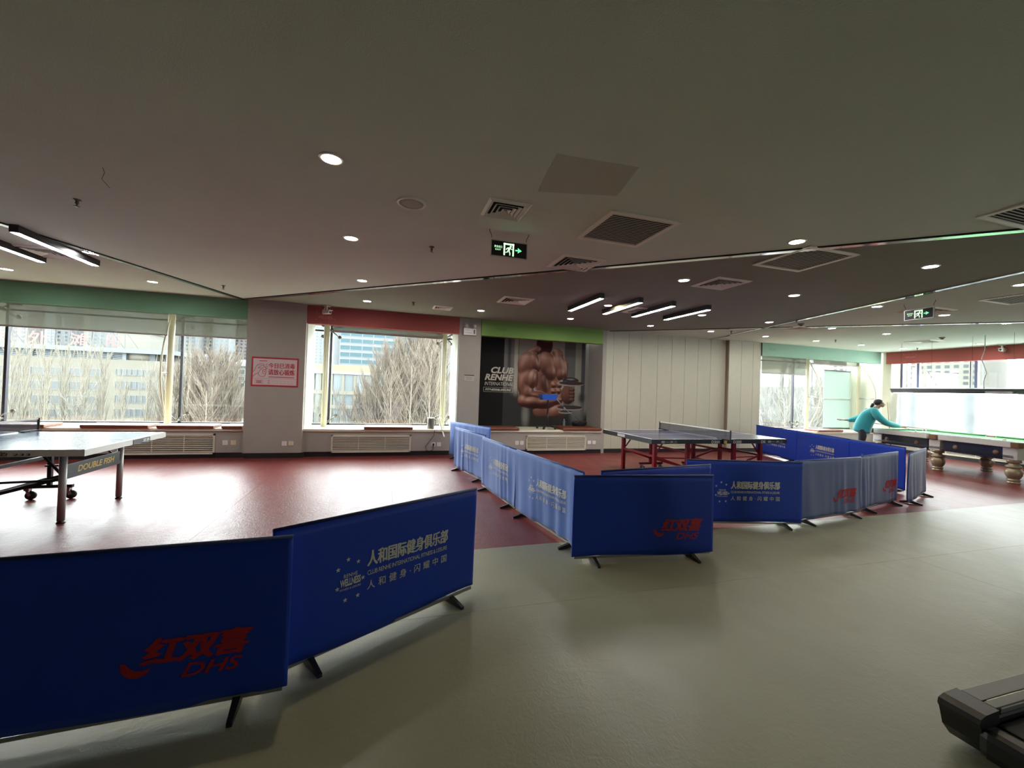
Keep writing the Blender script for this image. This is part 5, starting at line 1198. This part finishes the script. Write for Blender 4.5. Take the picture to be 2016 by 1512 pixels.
for sd in (-1, 1):
    limb([(.0, sd * .085, .80, .078), (.01, sd * .09, .62, .066), (-.01, sd * .095, .46, .05), (-.02, sd * .10, .30, .047), (-.03, sd * .10, .12, .034), (-.03, sd * .10, .06, .034), (.07, sd * .11, .03, .028), (.12, sd * .115, .025, .02)], 0)
# near arm reaches to the cloth, far arm holds the cue butt behind
wr_ = limb([(.22, -.15, 1.245, .055), (.31, -.17, 1.10, .043), (.45, -.09, .955, .037), (.61, .05, .905, .03), (.74, .16, .872, .023)], 3)
wl_ = limb([(.20, .15, 1.245, .055), (.03, .24, 1.11, .043), (-.12, .285, 1.0, .037), (-.24, .285, .965, .028), (-.33, .27, .96, .022)], 3)
for wv, (bx, by, bz), sgn, dn in ((wr_, V[wr_][:3], 1, -.012), (wl_, V[wl_][:3], -1, .0)):
    p = limb([(bx + sgn * .045, by + .01, bz + dn * .8, .022, .013)], wv)
    for k, (oy, ln_) in enumerate(((-.028, .062), (-.010, .074), (.009, .07), (.027, .055))):
        limb([(bx + sgn * .075, by + oy, bz + dn * 1.4, .0085), (bx + sgn * (.078 + ln_ * .6), by + oy * 1.2, bz + dn * 1.6 - .006, .008), (bx + sgn * (.07 + ln_), by + oy * 1.3, bz + dn * 2 - .022, .007)], p)
    limb([(bx + sgn * .03, by - .03 * sgn, bz + .004, .0095), (bx + sgn * .06, by - .05 * sgn, bz + .004, .0085), (bx + sgn * .085, by - .052 * sgn, bz - .004, .007)], wv)
M_skin = mat('skin', (.42, .23, .16, 1), .55); M_teal = mat('teal_fleece', (.018, .30, .33, 1), .85, sheen=.4, bump=.3, bscale=60, var=.12, vscale=10); M_trous = mat('dark_trousers', (.012, .012, .018, 1), .8); M_hair = mat('black_hair', (.010, .008, .007, 1), .5)
skin('body', V, E_, M_skin)
JV = [(-.02, 0, .66, .165, .20), (-.01, 0, .76, .165, .20), (.04, 0, .95, .16, .195), (.12, 0, 1.11, .155, .19), (.195, 0, 1.225, .12, .16), (.24, 0, 1.295, .07), (.262, 0, 1.335, .058)]
JE = chain(0, 7)
def jl(pts, at): 
    s = len(JV); JV.extend(pts); JE.append((at, s)); JE.extend(chain(s, len(pts)))
jl([(.22, -.155, 1.22, .098), (.30, -.18, 1.09, .09), (.44, -.10, .96, .082), (.59, .035, .912, .066), (.705, .13, .882, .042)], 4)
jl([(.20, .155, 1.22, .098), (.03, .245, 1.11, .09), (-.12, .29, 1.0, .082), (-.24, .288, .968, .066), (-.31, .275, .96, .042)], 4)
skin('jacket', JV, JE, M_teal)
tq = MB(); tq.ball((-.005, 0, .80), .145, 18, (.86, 1.0, .82))
for sd in (-1, 1): tq.tube([(-.005, sd * .07, .80), (-.004, sd * .08, .72), (.005, sd * .094, .60), (-.008, sd * .098, .46), (-.02, sd * .10, .28), (-.03, sd * .10, .07)], [.07, .082, .084, .07, .062, .058], 16)
tq.build('trousers', M_trous, pt)
for sd in (-1, 1): MB().rbox((.03, sd * .108, .035), (.26, .095, .07), .03).build('shoe', M_black, pt)
hh = MB(); hh.ball((.292, 0, 1.452), .098, 18, (1.0, .86, .82)); hh.build('hair', M_hair, pt)
pn = MB(); pn.tube([(.235, 0, 1.42), (.19, 0, 1.40), (.165, 0, 1.34), (.175, 0, 1.28)], [.026, .036, .033, .012], 10); pn.build('ponytail', M_hair, pt)
MB().tube([(.222, 0, 1.412), (.212, 0, 1.408)], .033, 12).build('hair_band', M_white, pt)
fc = MB(); fc.ball((.368, 0, 1.405), .062, 16, (.78, .88, 1.12)); fc.build('face', M_skin, pt)
MB().add([(.412, 0, 1.425), (.436, 0, 1.392), (.410, -.014, 1.388), (.410, .014, 1.388)], [(0, 2, 1), (0, 1, 3), (1, 2, 3), (0, 3, 2)], True).build('nose', M_skin, pt)
for sd in (-1, 1):
    MB().ball((.404, sd * .026, 1.424), .009, 8, (.6, 1, .7)).build('eye', mat('eye_dark', (.02, .015, .012, 1), .2), pt); MB().ball((.335, sd * .066, 1.405), .017, 8, (.7, .4, 1.2)).build('ear', M_skin, pt)
MB().tube([(.405, -.018, 1.368), (.413, 0, 1.366), (.405, .018, 1.368)], .0045, 6).build('mouth', mat('lips', (.3, .1, .09, 1), .5), pt)
t = thing('billiard_cue', 'long thin cue in the hands of the person at the billiard table', 'cue', pt.location.copy(), pt.rotation_euler.z)
MB().tube([(-.52, .275, .968), (.1, .25, .928)], [.014, .011], 10).build('butt', mat('dark_cue_wood', (.1, .04, .02, 1)), t)
MB().tube([(.1, .25, .928), (1.38, .195, .850)], [.011, .0055], 10).build('shaft', mat('brown_cue_wood', (.2, .12, .06, 1)), t)
